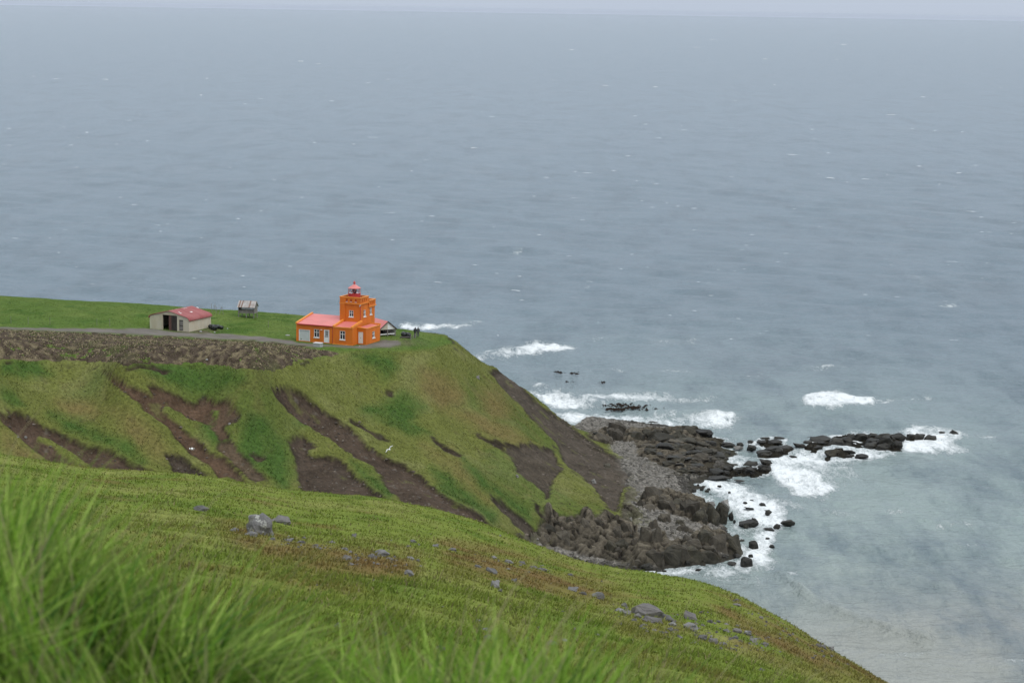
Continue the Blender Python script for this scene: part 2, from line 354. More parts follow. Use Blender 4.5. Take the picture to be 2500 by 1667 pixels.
# cracked rock of the toe
f1, f2, cid = voronoi(GX / 2.6 + .25 * fbm(GX / 3, GY / 3, 50, 2), GY / 3.0 + .25 * fbm(GX / 3, GY / 3, 51, 2), 9)
g1, g2, gid = voronoi(GX / 1.1, GY / 1.3, 19)
toe = rock_m * (1 - beach_m)
GZ = GZ + toe * (1.5 * (cid - .4) + .5 * (gid - .5) - .7 * sstep(.14, .0, f2 - f1) - .3 * sstep(.15, 0, g2 - g1))
GZ = GZ + beach_m * (.35 * fbm(GX / 2, GY / 2, 61, 3) + .25 * (gid - .5))
# bare bedrock ribs on the shore: tilted, cracked blocks in one continuous mass
zr = lambda l: zoomed(1450, 1000, 3.734, l)
OUTCROPS = [(zr([(430,760),(620,750),(860,790),(1000,850),(1140,900),(1140,1030),(1000,1055),(850,1010),(650,930),(480,910),(400,840)]), 1.1),
            (zr([(430,1140),(640,1110),(700,1200),(860,1170),(1000,1090),(1160,1140),(1340,1250),(1340,1300),(1110,1310),(1190,1395),(900,1405),(600,1425),(330,1430),(360,1250)]), 1.15),
            (zr([(-60,230),(130,165),(290,195),(480,175),(700,170),(930,160),(1060,200),(1090,260),(860,285),(500,300),(250,300),(0,300)]), 1.0),
            (z4([(700,1030),(820,1085),(900,1100),(1000,1035),(1060,1098),(1150,1060),(1250,1110),(1390,1160),(1400,1430),(1100,1400),(900,1360),(800,1330),(640,1290),(690,1180)]), .5)]
z6r = lambda l: zoomed(1850, 920, 3.618, l)
OUTCROPS.append((zr([(380,290),(850,215),(1100,265),(1330,300),(1360,345),(1180,350),(1170,420),(1080,490),(1090,540),(1000,600),(780,600),(600,520),(420,420)]), .5))
REEFS = [z6r([(320,640),(450,570),(560,545),(780,495),(1000,485),(1280,505),(1290,600),(1230,660),(1130,665),(880,640),(640,615),(480,645)]), z6r([(-10,695),(90,640),(300,615),(315,640),(150,668),(60,715)]), z6r([(-10,765),(60,725),(140,745),(115,835),(-10,845)]),
         z6r([(1320,510),(1480,505),(1590,540),(1600,568),(1480,562),(1340,550)]), z6r([(600,640),(660,615),(760,640),(900,670),(700,700),(610,690)]), zr([(1180,540),(1250,495),(1500,515),(1510,585),(1250,595)]), zr([(1010,570),(1120,540),(1265,570),(1245,612),(1030,608)]), zr([(1400,290),(1560,250),(1760,250),(1770,290),(1600,325),(1420,305)]), zr([(1490,410),(1620,350),(1830,345),(1830,365),(1640,395),(1510,425)])]
bed = np.zeros(GX.shape); bedh = np.zeros(GX.shape)
for p_, h_ in OUTCROPS:
    d_ = poly_dist(WX, WY, p_); m_ = sstep(-3, 12, d_); bed = np.maximum(bed, sstep(-3, 3, d_)); bedh = np.maximum(bedh, h_ * m_)
qx = GX / 2.4 + .35 * fbm(GX / 2.5, GY / 2.5, 501, 3); qy = GY / 3.2 + .35 * fbm(GX / 2.5, GY / 2.5, 502, 3)
k1, k2, kid = voronoi(qx, qy, 77, .95); kf = _hash((kid * 9999).astype(np.int64), (kid * 777).astype(np.int64), 5)
tilt = ((qx - np.floor(qx)) - .5) * (kid - .5) * 1.6 + ((qy - np.floor(qy)) - .5) * (kf - .5) * 1.6
j1, j2, jid = voronoi(qx * 2.3 + 3, qy * 2.3, 78, .95)
bedrelief = bedh * (.35 + .9 * kid + .5 * tilt + .28 * (jid - .5)) - bed * (.6 * sstep(.10, 0, k2 - k1) + .3 * sstep(.12, 0, j2 - j1))
rf_ = np.full(GX.shape, -1e3)
SX_, SY_, _w = project(np.stack([GX, GY, np.maximum(GZ, .3)], -1).reshape(-1, 3)); SX_ = SX_.reshape(GX.shape) + (WX - PX) * 1.3; SY_ = SY_.reshape(GX.shape) + (WY - PY) * .8
for p_ in REEFS: rf_ = np.maximum(rf_, poly_dist(SX_, SY_, p_))
ledge = -.6 + sstep(-4, 9, rf_) * (.45 + .85 * kid + .55 * tilt + .35 * (jid - .4))
GZ = np.where(rf_ > -6, np.maximum(GZ, ledge), GZ); bed = np.maximum(bed, sstep(-5, -2, rf_))
GZ = GZ + bedrelief + bed * .08 * fbm(GX / .9, GY / .9, 503, 2)
# level ground under the buildings
PADS = []
def level_pad(px, py, yaw, x0, x1, y0, y1, rim):
    d = ray(px, py); best = None
    for y in np.linspace(250, 420, 1700):
        p = EYE + d * (y / d[1]); i = int((p[0] - HX0) / HS + .5); j = int((p[1] - HY0) / HS + .5)
        if 0 <= i < len(hx) and 0 <= j < len(hy) and GZ[j, i] >= p[2]: best = p; break
    c, s_ = math.cos(yaw), math.sin(yaw); qx, qy = GX - best[0], GY - best[1]
    lx, ly = qx * c + qy * s_, -qx * s_ + qy * c
    out = np.hypot(np.maximum(np.maximum(x0 - lx, lx - x1), 0), np.maximum(np.maximum(y0 - ly, ly - y1), 0))
    m = sstep(rim, .4, out); GZ[:] = GZ + (best[2] - GZ) * m; return best
LH_P = level_pad(860.3, 843.9, math.radians(-22.5), -10, 1.8, 0, 9.6, 4.5)
BARN_P = level_pad(461.4, 810.6, math.radians(-25), -7.6, 0, 0, 6.5, 4)
# colour
def mixc(a, b, m): return a + (np.asarray(b) - a) * m[..., None]
nA = fbm(GX / 14, GY / 14, 71, 3); nB = fbm(ax / 3.5, ay / 9, 72, 4); nC = fbm(GX / 1.4, GY / 1.4, 73, 3); nD = fbm(GX / .6, GY / .6, 74, 2)
lush = np.zeros(GX.shape); tan = np.zeros(GX.shape)
for p in LUSH: lush = np.maximum(lush, sstep(-22, 16, poly_dist(WX, WY, p)))
for p in TAN: tan = np.maximum(tan, sstep(-26, 20, poly_dist(WX, WY, p)))
C_OLIVE, C_LUSH, C_TAN, C_PALE = (.118, .130, .034), (.052, .096, .021), (.150, .120, .046), (.168, .172, .064)
GC = np.zeros(GX.shape + (3,)) + C_OLIVE
GC = mixc(GC, C_PALE, sstep(.0, .6, nB + .3 * nC) * .65)
GC = mixc(GC, C_LUSH, sstep(.05, .5, nA + .3 * nB) * .45)
GC = mixc(GC, C_TAN, np.clip(tan * (.75 + .5 * nB) + sstep(.25, .7, nC + .4 * nA) * .25, 0, 1))
GC = mixc(GC, C_LUSH, np.clip(lush * (.95 + .4 * nC), 0, 1))
GC = mixc(GC, (.045, .045, .022), sstep(.4, .85, nC + .35 * nD) * slope_n * .3)
pl = np.zeros(GX.shape + (3,)) + (.080, .130, .026)
pl = mixc(pl, (.105, .150, .034), sstep(-.2, .6, fbm(GX / 6, GY / 10, 75, 4)))
yard = np.maximum(np.exp(-(((PX - 405) / 75) ** 2 + ((PY - 812) / 8) ** 2)), np.maximum(np.exp(-(((PX - 505) / 42) ** 2 + ((PY - 812) / 7) ** 2)), .8 * np.exp(-(((PX - 960) / 60) ** 2 + ((PY - 838) / 9) ** 2))))
pl = mixc(pl, (.105, .088, .062), np.clip(yard * (1 + .9 * nC), 0, .9))
pl = mixc(pl, (.045, .095, .014), sstep(.15, .6, fbm(GX / 3, GY / 5, 76, 4)) * .7)
GC = GC + (pl - GC) * plat_m[..., None]
so = soil_c * (1 + .35 * fbm(ax / 1.2, ay / 5, 81, 4) + .25 * fbm(GX / .7, GY / .7, 82, 2))[..., None]
so = so * (1.0, .92, .82)
so = mixc(so, (.068, .053, .042), sstep(.3, .7, fbm(GX / 5, GY / 5, 83, 3)) * .5)
so = mixc(so, (.11, .095, .08), sstep(.66, .8, fbm(GX / .55, GY / .55, 84, 2)) * .8)           # stones in the earth
so = mixc(so, (.016, .012, .009), sstep(7, 2, soil_d + 3 * nC) * .65)                                # shade of the overhanging turf edge, painted into the soil colour
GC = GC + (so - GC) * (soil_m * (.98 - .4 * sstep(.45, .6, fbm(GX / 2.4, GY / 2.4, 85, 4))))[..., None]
rk = np.zeros(GX.shape + (3,)) + (.072, .063, .048)
rk = rk * (.75 + .6 * gid)[..., None] * (1 + .3 * fbm(GX / 1.5, GY / 1.5, 86, 3))[..., None]
rk = mixc(rk, (.018, .016, .014), sstep(.16, .02, f2 - f1) * .8)
GC = GC + (rk - GC) * toe[..., None]
GC = mixc(GC, (.058, .052, .047), np.clip(back * (1 - plat_m) * (1 - beach_m), 0, 1))
bc = np.zeros(GX.shape + (3,)) + (.150, .138, .120)
bc = bc * (.7 + .7 * gid)[..., None]
bc = mixc(bc, (.040, .037, .030), sstep(.7, .15, GZ))
bc = mixc(bc, (.040, .039, .027), sstep(-14, 10, poly_dist(WX, WY, zoomed(1450, 1000, 3.734, [(300,215),(850,210),(1100,260),(1350,330),(1250,420),(1150,480),(1050,610),(800,600),(640,540),(500,480),(420,400),(380,290)]))) * .9)
GC = GC + (bc - GC) * (beach_m * (1 - plat_m))[..., None]
br = np.zeros(GX.shape + (3,)) + (.086, .074, .056)
br = br * (.65 + .55 * kid + .35 * jid)[..., None] * (1 + .3 * fbm(GX / 1.2, GY / 1.2, 505, 3))[..., None]
br = mixc(br, (.034, .031, .022), sstep(1.6, .3, GZ) * .8)
br = mixc(br, (.014, .012, .010), np.maximum(sstep(.13, .02, k2 - k1), .6 * sstep(.12, .01, j2 - j1)))
br = br * (1 - .55 * sstep(-5, -2, rf_))[..., None]
GC = GC + (br - GC) * bed[..., None]
# tyre-worn gravel and field are separate sheets (below)
keep = np.ones((len(hy) - 1, len(hx) - 1), bool)
keep &= ~((GZ[:-1, :-1] < -2.5) & (GZ[1:, 1:] < -2.5))
HEAD_Z = GZ.copy()
def head_z(x, y):
    fx = np.clip((np.asarray(x, float) - HX0) / HS, 0, len(hx) - 1.001); fy = np.clip((np.asarray(y, float) - HY0) / HS, 0, len(hy) - 1.001)
    i = fx.astype(int); j = fy.astype(int); u = fx - i; v = fy - j; Z = HEAD_Z
    return (Z[j, i] * (1 - u) + Z[j, i + 1] * u) * (1 - v) + (Z[j + 1, i] * (1 - u) + Z[j + 1, i + 1] * u) * v
def head_sample(A, x, y):
    i = np.clip(((np.asarray(x) - HX0) / HS + .5).astype(int), 0, len(hx) - 1); j = np.clip(((np.asarray(y) - HY0) / HS + .5).astype(int), 0, len(hy) - 1)
    return A[j, i]
def head_hit(px, py, lo=240.0, hi=430.0, n=420):
    """first point of the headland that the sight lines through (px, py) meet (nan if none)"""
    d = ray(px, py); px = np.atleast_1d(np.asarray(px, float)); d = d.reshape(-1, 3)
    best = np.full(len(px), np.nan)
    for y in np.linspace(lo, hi, n):
        t = y / d[:, 1]; p = EYE + d * t[:, None]
        ok = np.isnan(best) & (p[:, 0] > HX0) & (p[:, 0] < HX1)
        ok[ok] = head_z(p[ok, 0], p[ok, 1]) >= p[ok, 2]
        best[ok] = y
    best = np.where(np.isnan(best), best, best - (hi - lo) / n / 2)
    return EYE + d * (best / d[:, 1])[:, None]

# ================================================================== THE NEAR HILLSIDE
# profiles of the hill along sight directions: (column px, [(picture row, depth)...] down to the crest, then the fall beyond it)
PROFILE = [(-600, [(1300, 17), (1160, 42), (1082, 62), (1070, 76)]), (-300, [(1310, 17), (1170, 42), (1102, 62), (1090, 78)]), (0, [(1325, 17), (1195, 42), (1130, 63), (1116, 80)]),
           (250, [(1375, 18), (1225, 44), (1162, 65), (1147, 82)]), (500, [(1430, 18), (1252, 45), (1184, 67), (1168, 85)]), (700, [(1458, 18), (1288, 45), (1218, 69), (1202, 88)]),
           (950, [(1500, 18), (1325, 45), (1246, 71), (1228, 91)]), (1200, [(1555, 18), (1390, 45), (1311, 71), (1292, 91)]), (1500, [(1620, 18), (1475, 42), (1410, 66), (1392, 84)]),
           (1700, [(1660, 18), (1530, 38), (1441, 61), (1420, 78)]), (1900, [(1710, 18), (1600, 35), (1527, 54), (1506, 68)]), (2200, [(1810, 17), (1752, 31), (1700, 47), (1682, 59)]),
           (2500, [(1900, 16), (1850, 28), (1818, 41), (1800, 52)]), (3000, [(2080, 14), (2050, 24), (2030, 35), (2010, 44)])]
_ty = np.exp(np.linspace(math.log(1.0), math.log(262), 900))
def pchip(x, y, q):
    x = np.array(x, float); y = np.array(y, float); h = np.diff(x); dl = np.diff(y) / h
    m = np.zeros(len(x)); m[0] = dl[0]; m[-1] = dl[-1]
    for i in range(1, len(x) - 1):
        m[i] = 0 if dl[i - 1] * dl[i] <= 0 else (h[i - 1] + h[i]) * 1.0 / (h[i] / dl[i - 1] + h[i - 1] / dl[i])
    i = np.clip(np.searchsorted(x, q) - 1, 0, len(x) - 2); t = (q - x[i]) / h[i]
    return (y[i] * (1 + 2 * t) * (1 - t) ** 2 + m[i] * h[i] * t * (1 - t) ** 2 + y[i + 1] * t * t * (3 - 2 * t) + m[i + 1] * h[i] * t * t * (t - 1))
_cu, _cz = [], []
for cpx, kn in PROFILE:
    P3 = [at_depth(cpx, r_, d_) for r_, d_ in kn]
    ys = [0.0] + [p[1] for p in P3]; zs = [79.7] + [p[2] for p in P3]
    for dy_, sl_ in ((8, .33), (14, .43), (30, .46), (60, .40), (120, .30)):
        ys.append(ys[-1] + dy_); zs.append(zs[-1] - dy_ * sl_)
    _cu.append(P3[2][0] / P3[2][1]); _cz.append(pchip(ys, zs, _ty))
_cu = np.array(_cu); _cz = np.array(_cz)
def spline_rows(x, Y, q):
    n = len(x); h = np.diff(x); A = np.eye(n); R = np.zeros_like(Y)
    for i in range(1, n - 1):
        A[i, i - 1] = h[i - 1]; A[i, i] = 2 * (h[i - 1] + h[i]); A[i, i + 1] = h[i]
        R[i] = 6 * ((Y[i + 1] - Y[i]) / h[i] - (Y[i] - Y[i - 1]) / h[i - 1])
    M = np.linalg.solve(A, R)
    i = np.clip(np.searchsorted(x, q) - 1, 0, n - 2); a_ = ((x[i + 1] - q) / h[i])[:, None]; b_ = ((q - x[i]) / h[i])[:, None]
    return a_ * Y[i] + b_ * Y[i + 1] + ((a_ ** 3 - a_) * M[i] + (b_ ** 3 - b_) * M[i + 1]) * (h[i] ** 2)[:, None] / 6
_tu = np.linspace(_cu[0], _cu[-1], 500)
_tz = spline_rows(_cu, _cz, _tu)
def near_tps(x, y):
    u = np.asarray(x, float) / np.maximum(y, 1.0)
    fu = np.clip((u - _tu[0]) / (_tu[1] - _tu[0]), 0, len(_tu) - 1.001); fy = np.clip(np.log(np.maximum(y, 1.0)) / math.log(262) * (len(_ty) - 1), 0, len(_ty) - 1.001)
    i = fu.astype(int); j = fy.astype(int); a = fu - i; b = fy - j
    return (_tz[i, j] * (1 - a) + _tz[i + 1, j] * a) * (1 - b) + (_tz[i, j + 1] * (1 - a) + _tz[i + 1, j + 1] * a) * b
def near_z(x, y):
    x = np.asarray(x, float); y = np.asarray(y, float)
    z = near_tps(x, y)
    k = np.clip(x / np.maximum(y, 1.0), -.4, .4)
    bump = np.interp(k, [-.3, -.24, -.15, -.10, 0, .07, .14, .3], [.78, .76, .72, .57, .68, .66, .50, .35])
    z = z + bump * np.exp(-((y - 4.6) / 2.3) ** 2) * sstep(.8, 2.5, y)
    far = sstep(8, 20, y)
    z = z + far * (.13 * fbm(x / 4.0, y / 9.0, 101, 3) + .035 * fbm(x / .9, y / 2.6, 102, 3) + .02 * fbm(x / .3, y / .3, 103, 2)) + (1 - far) * .05 * fbm(x / .7, y / .7, 104, 2)
    return z
nu, nd = 420, 620
uu = np.linspace(-.36, .33, nu); dd = np.exp(np.linspace(math.log(1.2), math.log(250), nd))
NX = uu[None, :] * dd[:, None]; NY = np.repeat(dd[:, None], nu, 1)
NZ = near_z(NX, NY)
def near_colour(x, y):
    x = np.asarray(x, float); y = np.asarray(y, float)
    a = fbm(x / 5, y / 14, 111, 3); b = fbm(x / 1.5, y / 6, 112, 4); c = fbm(x / .35, y / .35, 113, 2)
    z = near_z(x, y); px, py, _ = project(np.stack([x, y, z], -1).reshape(-1, 3)); px = px.reshape(x.shape); py = py.reshape(x.shape)
    col = np.zeros(x.shape + (3,)) + (.142, .180, .030)
    col = mixc(col, (.205, .210, .060), sstep(-.1, .6, b) * .6)
    col = mixc(col, (.072, .122, .014), sstep(.1, .6, -b + .3 * a) * .55)
    brown = np.zeros(x.shape)
    for p in [[(640, 1330), (760, 1330), (900, 1345), (1010, 1370), (1000, 1420), (880, 1440), (700, 1410), (620, 1370)], [(1080, 1330), (1250, 1350), (1400, 1400), (1520, 1450), (1420, 1470), (1250, 1430), (1100, 1390)],
              [(540, 1270), (620, 1290), (700, 1320), (600, 1330)], [(1500, 1520), (1640, 1540), (1600, 1580), (1500, 1560)], [(1750, 1470), (2050, 1600), (2200, 1668), (2100, 1668), (1800, 1560)]]:
        brown = np.maximum(brown, sstep(-45, 30, poly_dist(px, py, p)))
    brown = np.clip(brown * (.55 + 1.1 * b) + .6 * sstep(.2, .75, fbm(x / 2.2, y / 4.5, 115, 4)) * sstep(12, 20, y), 0, 1)
    col = mixc(col, (.150, .095, .036), brown * .95)
    col = mixc(col, (.20, .17, .08), sstep(.45, .8, c + .3 * b) * .25)
    return col * (1 + .22 * c)[..., None]
NCc = near_colour(NX, NY)
# ------------------------------------------------------------------ link the ground
m_head = ground_material('headland_ground', 2.2, .25, amp=.45)
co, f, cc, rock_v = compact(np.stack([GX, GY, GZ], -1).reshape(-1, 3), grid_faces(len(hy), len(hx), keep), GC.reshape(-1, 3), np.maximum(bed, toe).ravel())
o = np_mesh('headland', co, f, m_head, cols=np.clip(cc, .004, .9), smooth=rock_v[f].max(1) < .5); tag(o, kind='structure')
m_near = ground_material('hillside_ground', 9.0, .05, amp=.4)
o = np_mesh('hillside', np.stack([NX, NY, NZ], -1).reshape(-1, 3), grid_faces(nd, nu)[:, ::-1], m_near, cols=np.clip(NCc.reshape(-1, 3), .004, .9)); tag(o, kind='structure')
# ================================================================== THE SEA
rows = np.r_[np.linspace(2600, 1720, 40), np.arange(1716, 700, -2.6), np.arange(700, 60, -2.6)]
ang = PITCH + np.arctan((rows - 833.5) / F_PX)
dist = H / np.tan(ang)
dist = np.r_[60, 110, dist, np.geomspace(dist[-1] * 1.15, 42000, 34)]
us = np.r_[np.linspace(-3.2, -.27, 60), np.linspace(-.265, .29, 560), np.linspace(.295, 3.2, 60)]
SXX = us[None, :] * dist[:, None]; SYY = np.repeat(dist[:, None], len(us), 1)
dx = np.gradient(dist)[:, None] * np.ones_like(SXX)
SZ = np.zeros_like(SXX)
rg = np.random.default_rng(5)
for k in range(46):
    lam = 2.6 * (34 / 2.6) ** rg.random()
    th = math.radians(250) + rg.normal(0, .42)
    a = .0085 * lam ** .74 * (.5 + rg.random())
    ph = rg.random() * 6.28; kx, ky = math.cos(th) * 6.283 / lam, math.sin(th) * 6.283 / lam
    fade = sstep(2.2, 4.5, lam / np.maximum(np.abs(dx), np.abs(SYY) * .0011))
    s = np.sin(kx * SXX + ky * SYY + ph + .8 * fbm(SXX / (lam * 4), SYY / (lam * 4), 200 + k, 1))
    SZ += a * fade * (1.25 * (.5 + .5 * s) ** 1.6 - .6)
P_, Q_, _w = project(np.stack([SXX, SYY, 0 * SXX], -1).reshape(-1, 3))
P_ = P_.reshape(SXX.shape); Q_ = Q_.reshape(SXX.shape)
nz = fbm(SXX / 5, SYY / 9, 301, 4); nz2 = fbm(SXX / 1.7, SYY / 3.5, 302, 3)
SPX = P_ + 22 * fbm(SXX / 7, SYY / 12, 303, 3); SPY = Q_ + 7 * fbm(SXX / 6, SYY / 14, 304, 3) + 3 * nz2
FOAMS = [  # outline (in units of the 2352 px view), strength, softness, crest height
 ([(1840,917),(1858,900),(1930,893),(1962,904),(2010,912),(2010,930),(1950,931),(1900,939),(1856,933)], 1.25, 7, 1.3),
 ([(1960,908),(2040,917),(2130,906),(2132,911),(2050,924),(1980,934)], .75, 6, .4),
 ([(1085,812),(1200,794),(1240,789),(1335,796),(1325,806),(1200,818),(1085,824)], .72, 10, .4), ([(1190,798),(1235,788),(1335,796),(1310,808),(1230,813)], 1.2, 7, .8),
 ([(965,752),(1000,744),(1060,742),(1115,738),(1060,753),(980,758)], .8, 7, .4), ([(930,745),(990,742),(990,760),(930,760)], .8, 6, .3),
 ([(1200,905),(1215,888),(1250,892),(1330,900),(1450,897),(1640,910),(1620,920),(1450,925),(1380,930),(1320,938),(1280,940),(1240,925)], .72, 10, .3),
 ([(1210,900),(1300,900),(1350,915),(1330,935),(1285,940),(1240,924)], .95, 8, .6),
 ([(1260,950),(1330,944),(1500,949),(1670,938),(1700,960),(1690,985),(1620,990),(1440,990),(1360,1000),(1310,985)], .78, 12, .4),
 ([(1600,945),(1650,940),(1690,975),(1640,985)], .9, 10, .5),
 ([(1190,865),(1240,885),(1215,892)], .7, 8, .2), ([(1080,815),(1110,822),(1090,832)], .8, 6, .2),
 ([(2070,990),(2100,978),(2160,985),(2200,990),(2230,1002),(2195,1012),(2240,1030),(2190,1036),(2060,1037),(2075,1010)], .92, 9, .5),
 ([(2180,992),(2290,998),(2280,1006),(2200,1006)], .6, 8, .1),
 ([(1900,1000),(1960,988),(2080,990),(2080,1040),(1990,1050),(1900,1035)], .7, 10, .1),
 ([(1755,1060),(1800,1037),(1900,1022),(1990,1035),(2060,1040),(1990,1056),(1900,1075),(1840,1075),(1790,1080)], .9, 10, .3),
 ([(1765,1070),(1800,1070),(1870,1095),(1910,1125),(1880,1142),(1830,1138),(1790,1112)], 1.2, 9, .9), ([(1840,1070),(1960,1060),(1990,1098),(1950,1118),(1890,1146),(1850,1120)], .62, 16, .2), ([(1780,1040),(1900,1030),(1960,1060),(1960,1100),(1860,1110),(1790,1090)], .66, 16, .1),
 ([(1560,1090),(1620,1088),(1700,1102),(1740,1130),(1790,1155),(1812,1180),(1800,1215),(1780,1250),(1792,1292),(1740,1314),(1690,1330),(1480,1316),(1540,1296),(1640,1290),(1700,1270),(1720,1240),(1640,1210),(1680,1190),(1660,1150),(1600,1120)], .93, 16, .15),
 ([(1500,1300),(1700,1310),(1810,1320),(1760,1345),(1620,1345)], .62, 16, .1), ([(1690,1095),(1790,1130),(1850,1160),(1900,1175),(1830,1180),(1760,1150)], .55, 14, 0),
 ([(1650,1000),(1760,1010),(1850,1020),(1800,1030),(1700,1020)], .5, 12, 0), ([(1660,1030),(1740,1050),(1700,1080),(1640,1085)], .35, 12, 0),
 ([(1515,852),(1540,846),(1598,854),(1590,860),(1530,858)], .72, 6, .3), ([(1408,848),(1440,852),(1420,858)], .7, 5, .3), ([(1850,842),(1900,838),(1950,845),(1900,850)], .55, 6, .2),
 ([(1890,1168),(1950,1170),(1960,1182),(1910,1182)], .6, 8, .2), ([(2120,1204),(2190,1195),(2250,1202),(2200,1214)], .6, 8, .2), ([(2040,1166),(2090,1164),(2100,1174),(2050,1178)], .55, 7, .1),
 ([(2190,1250),(2240,1248),(2240,1256),(2200,1258)], .55, 6, .2), ([(2000,1502),(2060,1494),(2125,1490),(2110,1502),(2040,1510)], .6, 7, .2), ([(2300,1510),(2352,1506),(2352,1520),(2310,1520)], .6, 7, .2),
 ([(1812,1306),(1832,1304),(1836,1312),(1818,1314)], 1.0, 4, .5), ([(1770,1340),(1860,1345),(1900,1370),(1850,1365)], .4, 10, .2),
 ([(1180,575),(1200,574),(1205,582),(1185,582)], .6, 4, .2), ([(1490,780),(1590,770),(1600,786),(1500,790)], .42, 8, .1), ([(1700,860),(1740,856),(1750,868),(1710,870)], .45, 5, .1),
 ([(1350,770),(1440,766),(1440,776),(1360,780)], .35, 6, .1), ([(2150,700),(2210,690),(2200,700),(2160,706)], .55, 5, .2), ([(2090,636),(2120,634),(2115,642)], .5, 4, .2)]
foam = np.zeros_like(SXX)
for pts, st, soft, crest in FOAMS:
    d = poly_dist(SPX, SPY, wide(pts))
    m = sstep(-soft * 1.5, soft * 1.5, d)
    foam = np.maximum(foam, st * m)
    SZ += crest * m * (.5 + .5 * nz) * .8 + .2 * m * (nz2)
# one long low swell running in towards the hill, and smaller ones off the reef
for line, amp, wid in [([(1795,1316),(1850,1365),(1930,1405),(2040,1440),(2130,1468)], 1.2, 9), ([(1960,1250),(2060,1262),(2180,1262)], .5, 9), ([(1900,935),(1990,938),(2080,936)], .7, 7), ([(1380,868),(1520,872),(1640,868)], .5, 7), ([(2010,1110),(2120,1120),(2230,1112)], .5, 9)]:
    w_ = np.array(wide(line)); d = np.full(SXX.shape, 1e3)
    for a_, b_ in zip(w_[:-1], w_[1:]):
        ab = b_ - a_; t_ = np.clip(((P_ - a_[0]) * ab[0] + (Q_ - a_[1]) * ab[1]) / (ab @ ab), 0, 1)
        d = np.minimum(d, np.hypot((P_ - a_[0] - t_ * ab[0]) * .6, Q_ - a_[1] - t_ * ab[1]))
    SZ += amp * np.exp(-(d / wid) ** 2) * (.75 + .5 * nz)
# foam belt hugging every rock and the shore
hz_s = np.where((SXX > HX0 + 1) & (SXX < HX1 - 1) & (SYY > HY0 + 1) & (SYY < HY1 - 1), head_z(np.clip(SXX, HX0, HX1), np.clip(SYY, HY0, HY1)), -6)
foam = np.maximum(foam, .72 * sstep(-1.6, -.1, hz_s + .5 * nz) * (SXX > -25))
foam = np.clip(foam * (1.04 + .5 * fbm(SXX / 8, SYY / 16, 311, 4)), 0, 1)
shoal = np.maximum(np.exp(-np.hypot((SXX - 40) / 105, (SYY - 320) / 160) ** 2), .0)
silt = np.exp(-(np.hypot((SXX - 50) / 45, (SYY - 255) / 38)) ** 2) + .5 * np.exp(-(np.hypot((SXX - 75) / 30, (SYY - 275) / 30)) ** 2)
m_sea, t, b = mat_new('sea_water'); L = t.links.new; N = t.nodes.new
ge = N('ShaderNodeNewGeometry')
def attr(n):
    a = N('ShaderNodeAttribute'); a.attribute_name = n; return a.outputs['Fac']
def noise(scale, stretch, detail=4, rough=.55, dist_=0.0):
    mp = N('ShaderNodeMapping'); mp.inputs['Scale'].default_value = stretch; L(ge.outputs['Position'], mp.inputs[0])
    n = N('ShaderNodeTexNoise'); n.inputs['Scale'].default_value = scale; n.inputs['Detail'].default_value = detail; n.inputs['Roughness'].default_value = rough
    n.inputs['Distortion'].default_value = dist_
    L(mp.outputs[0], n.inputs['Vector']); return n.outputs[0]
def math_(op, a, c, clamp=False):
    n = N('ShaderNodeMath'); n.operation = op; n.use_clamp = clamp
    for i, v in enumerate((a, c)):
        if isinstance(v, (int, float)): n.inputs[i].default_value = v
        else: L(v, n.inputs[i])
    return n.outputs[0]
def mixn(fac, a, c):
    n = N('ShaderNodeMix'); n.data_type = 'RGBA'
    for i, v in ((0, fac), (6, a), (7, c)):
        if isinstance(v, tuple): n.inputs[i].default_value = v + (1,)
        elif isinstance(v, (int, float)): n.inputs[i].default_value = v
        else: L(v, n.inputs[i])
    return n.outputs[2]
deep = mixn(math_('MULTIPLY', attr('shoal'), .9, True), (.130, .184, .222), (.285, .350, .325))
deep = mixn(math_('MULTIPLY', attr('silt'), .8, True), deep, (.32, .315, .275))
pat = noise(.010, (.5, 1.0, 1), 5, .6)
deep = mixn(math_('MULTIPLY', math_('SUBTRACT', pat, .38, True), .8, True), deep, (.120, .162, .198))
ruf = noise(.050, (1, .30, 1), 9, .74)
deep = mixn(math_('MULTIPLY', math_('SUBTRACT', ruf, .47, True), 4.2, True), deep, (.082, .122, .148))  # dark sides of the ripples, painted into the water colour
ruf2 = noise(.026, (1, .24, 1), 9, .72)
deep = mixn(math_('MULTIPLY', math_('SUBTRACT', ruf2, .50, True), 1.8, True), deep, (.165, .205, .235))  # pale sides of the ripples, likewise painted into the colour
n_f = noise(.34, (1, .36, 1), 9, .74, 1.1)
n_l = noise(1.5, (1, .45, 1), 6, .7, 1.6)
web = math_('ADD', math_('MULTIPLY', n_f, .6), math_('MULTIPLY', n_l, .4))
web = math_('MULTIPLY', math_('SUBTRACT', web, .36), 3.6)
fo = math_('SUBTRACT', math_('MULTIPLY', attr('foam'), 1.28), math_('MULTIPLY', web, 1.15))
fo = math_('MULTIPLY', fo, 1.55, True)
halo = math_('MULTIPLY', attr('foam'), .35, True)
colr = mixn(halo, deep, (.30, .35, .35))
L(mixn(fo, colr, (.78, .81, .82)), b.inputs['Base Color'])
rg_ = N('ShaderNodeMapRange'); rg_.inputs[3].default_value = .16; rg_.inputs[4].default_value = .9
L(fo, rg_.inputs[0]); L(rg_.outputs[0], b.inputs['Roughness'])
b.inputs['IOR'].default_value = 1.33; b.inputs['Specular IOR Level'].default_value = .32
h1 = noise(.11, (1, .7, 1), 5, .6); h2 = noise(.42, (1, 1.7, 1), 4, .6); h3 = noise(1.8, (1, 1.5, 1), 3, .6)
hh = math_('ADD', math_('MULTIPLY', h1, 2.2), math_('ADD', math_('MULTIPLY', h2, .95), math_('MULTIPLY', h3, .30)))
hh = math_('ADD', hh, math_('MULTIPLY', fo, .15))
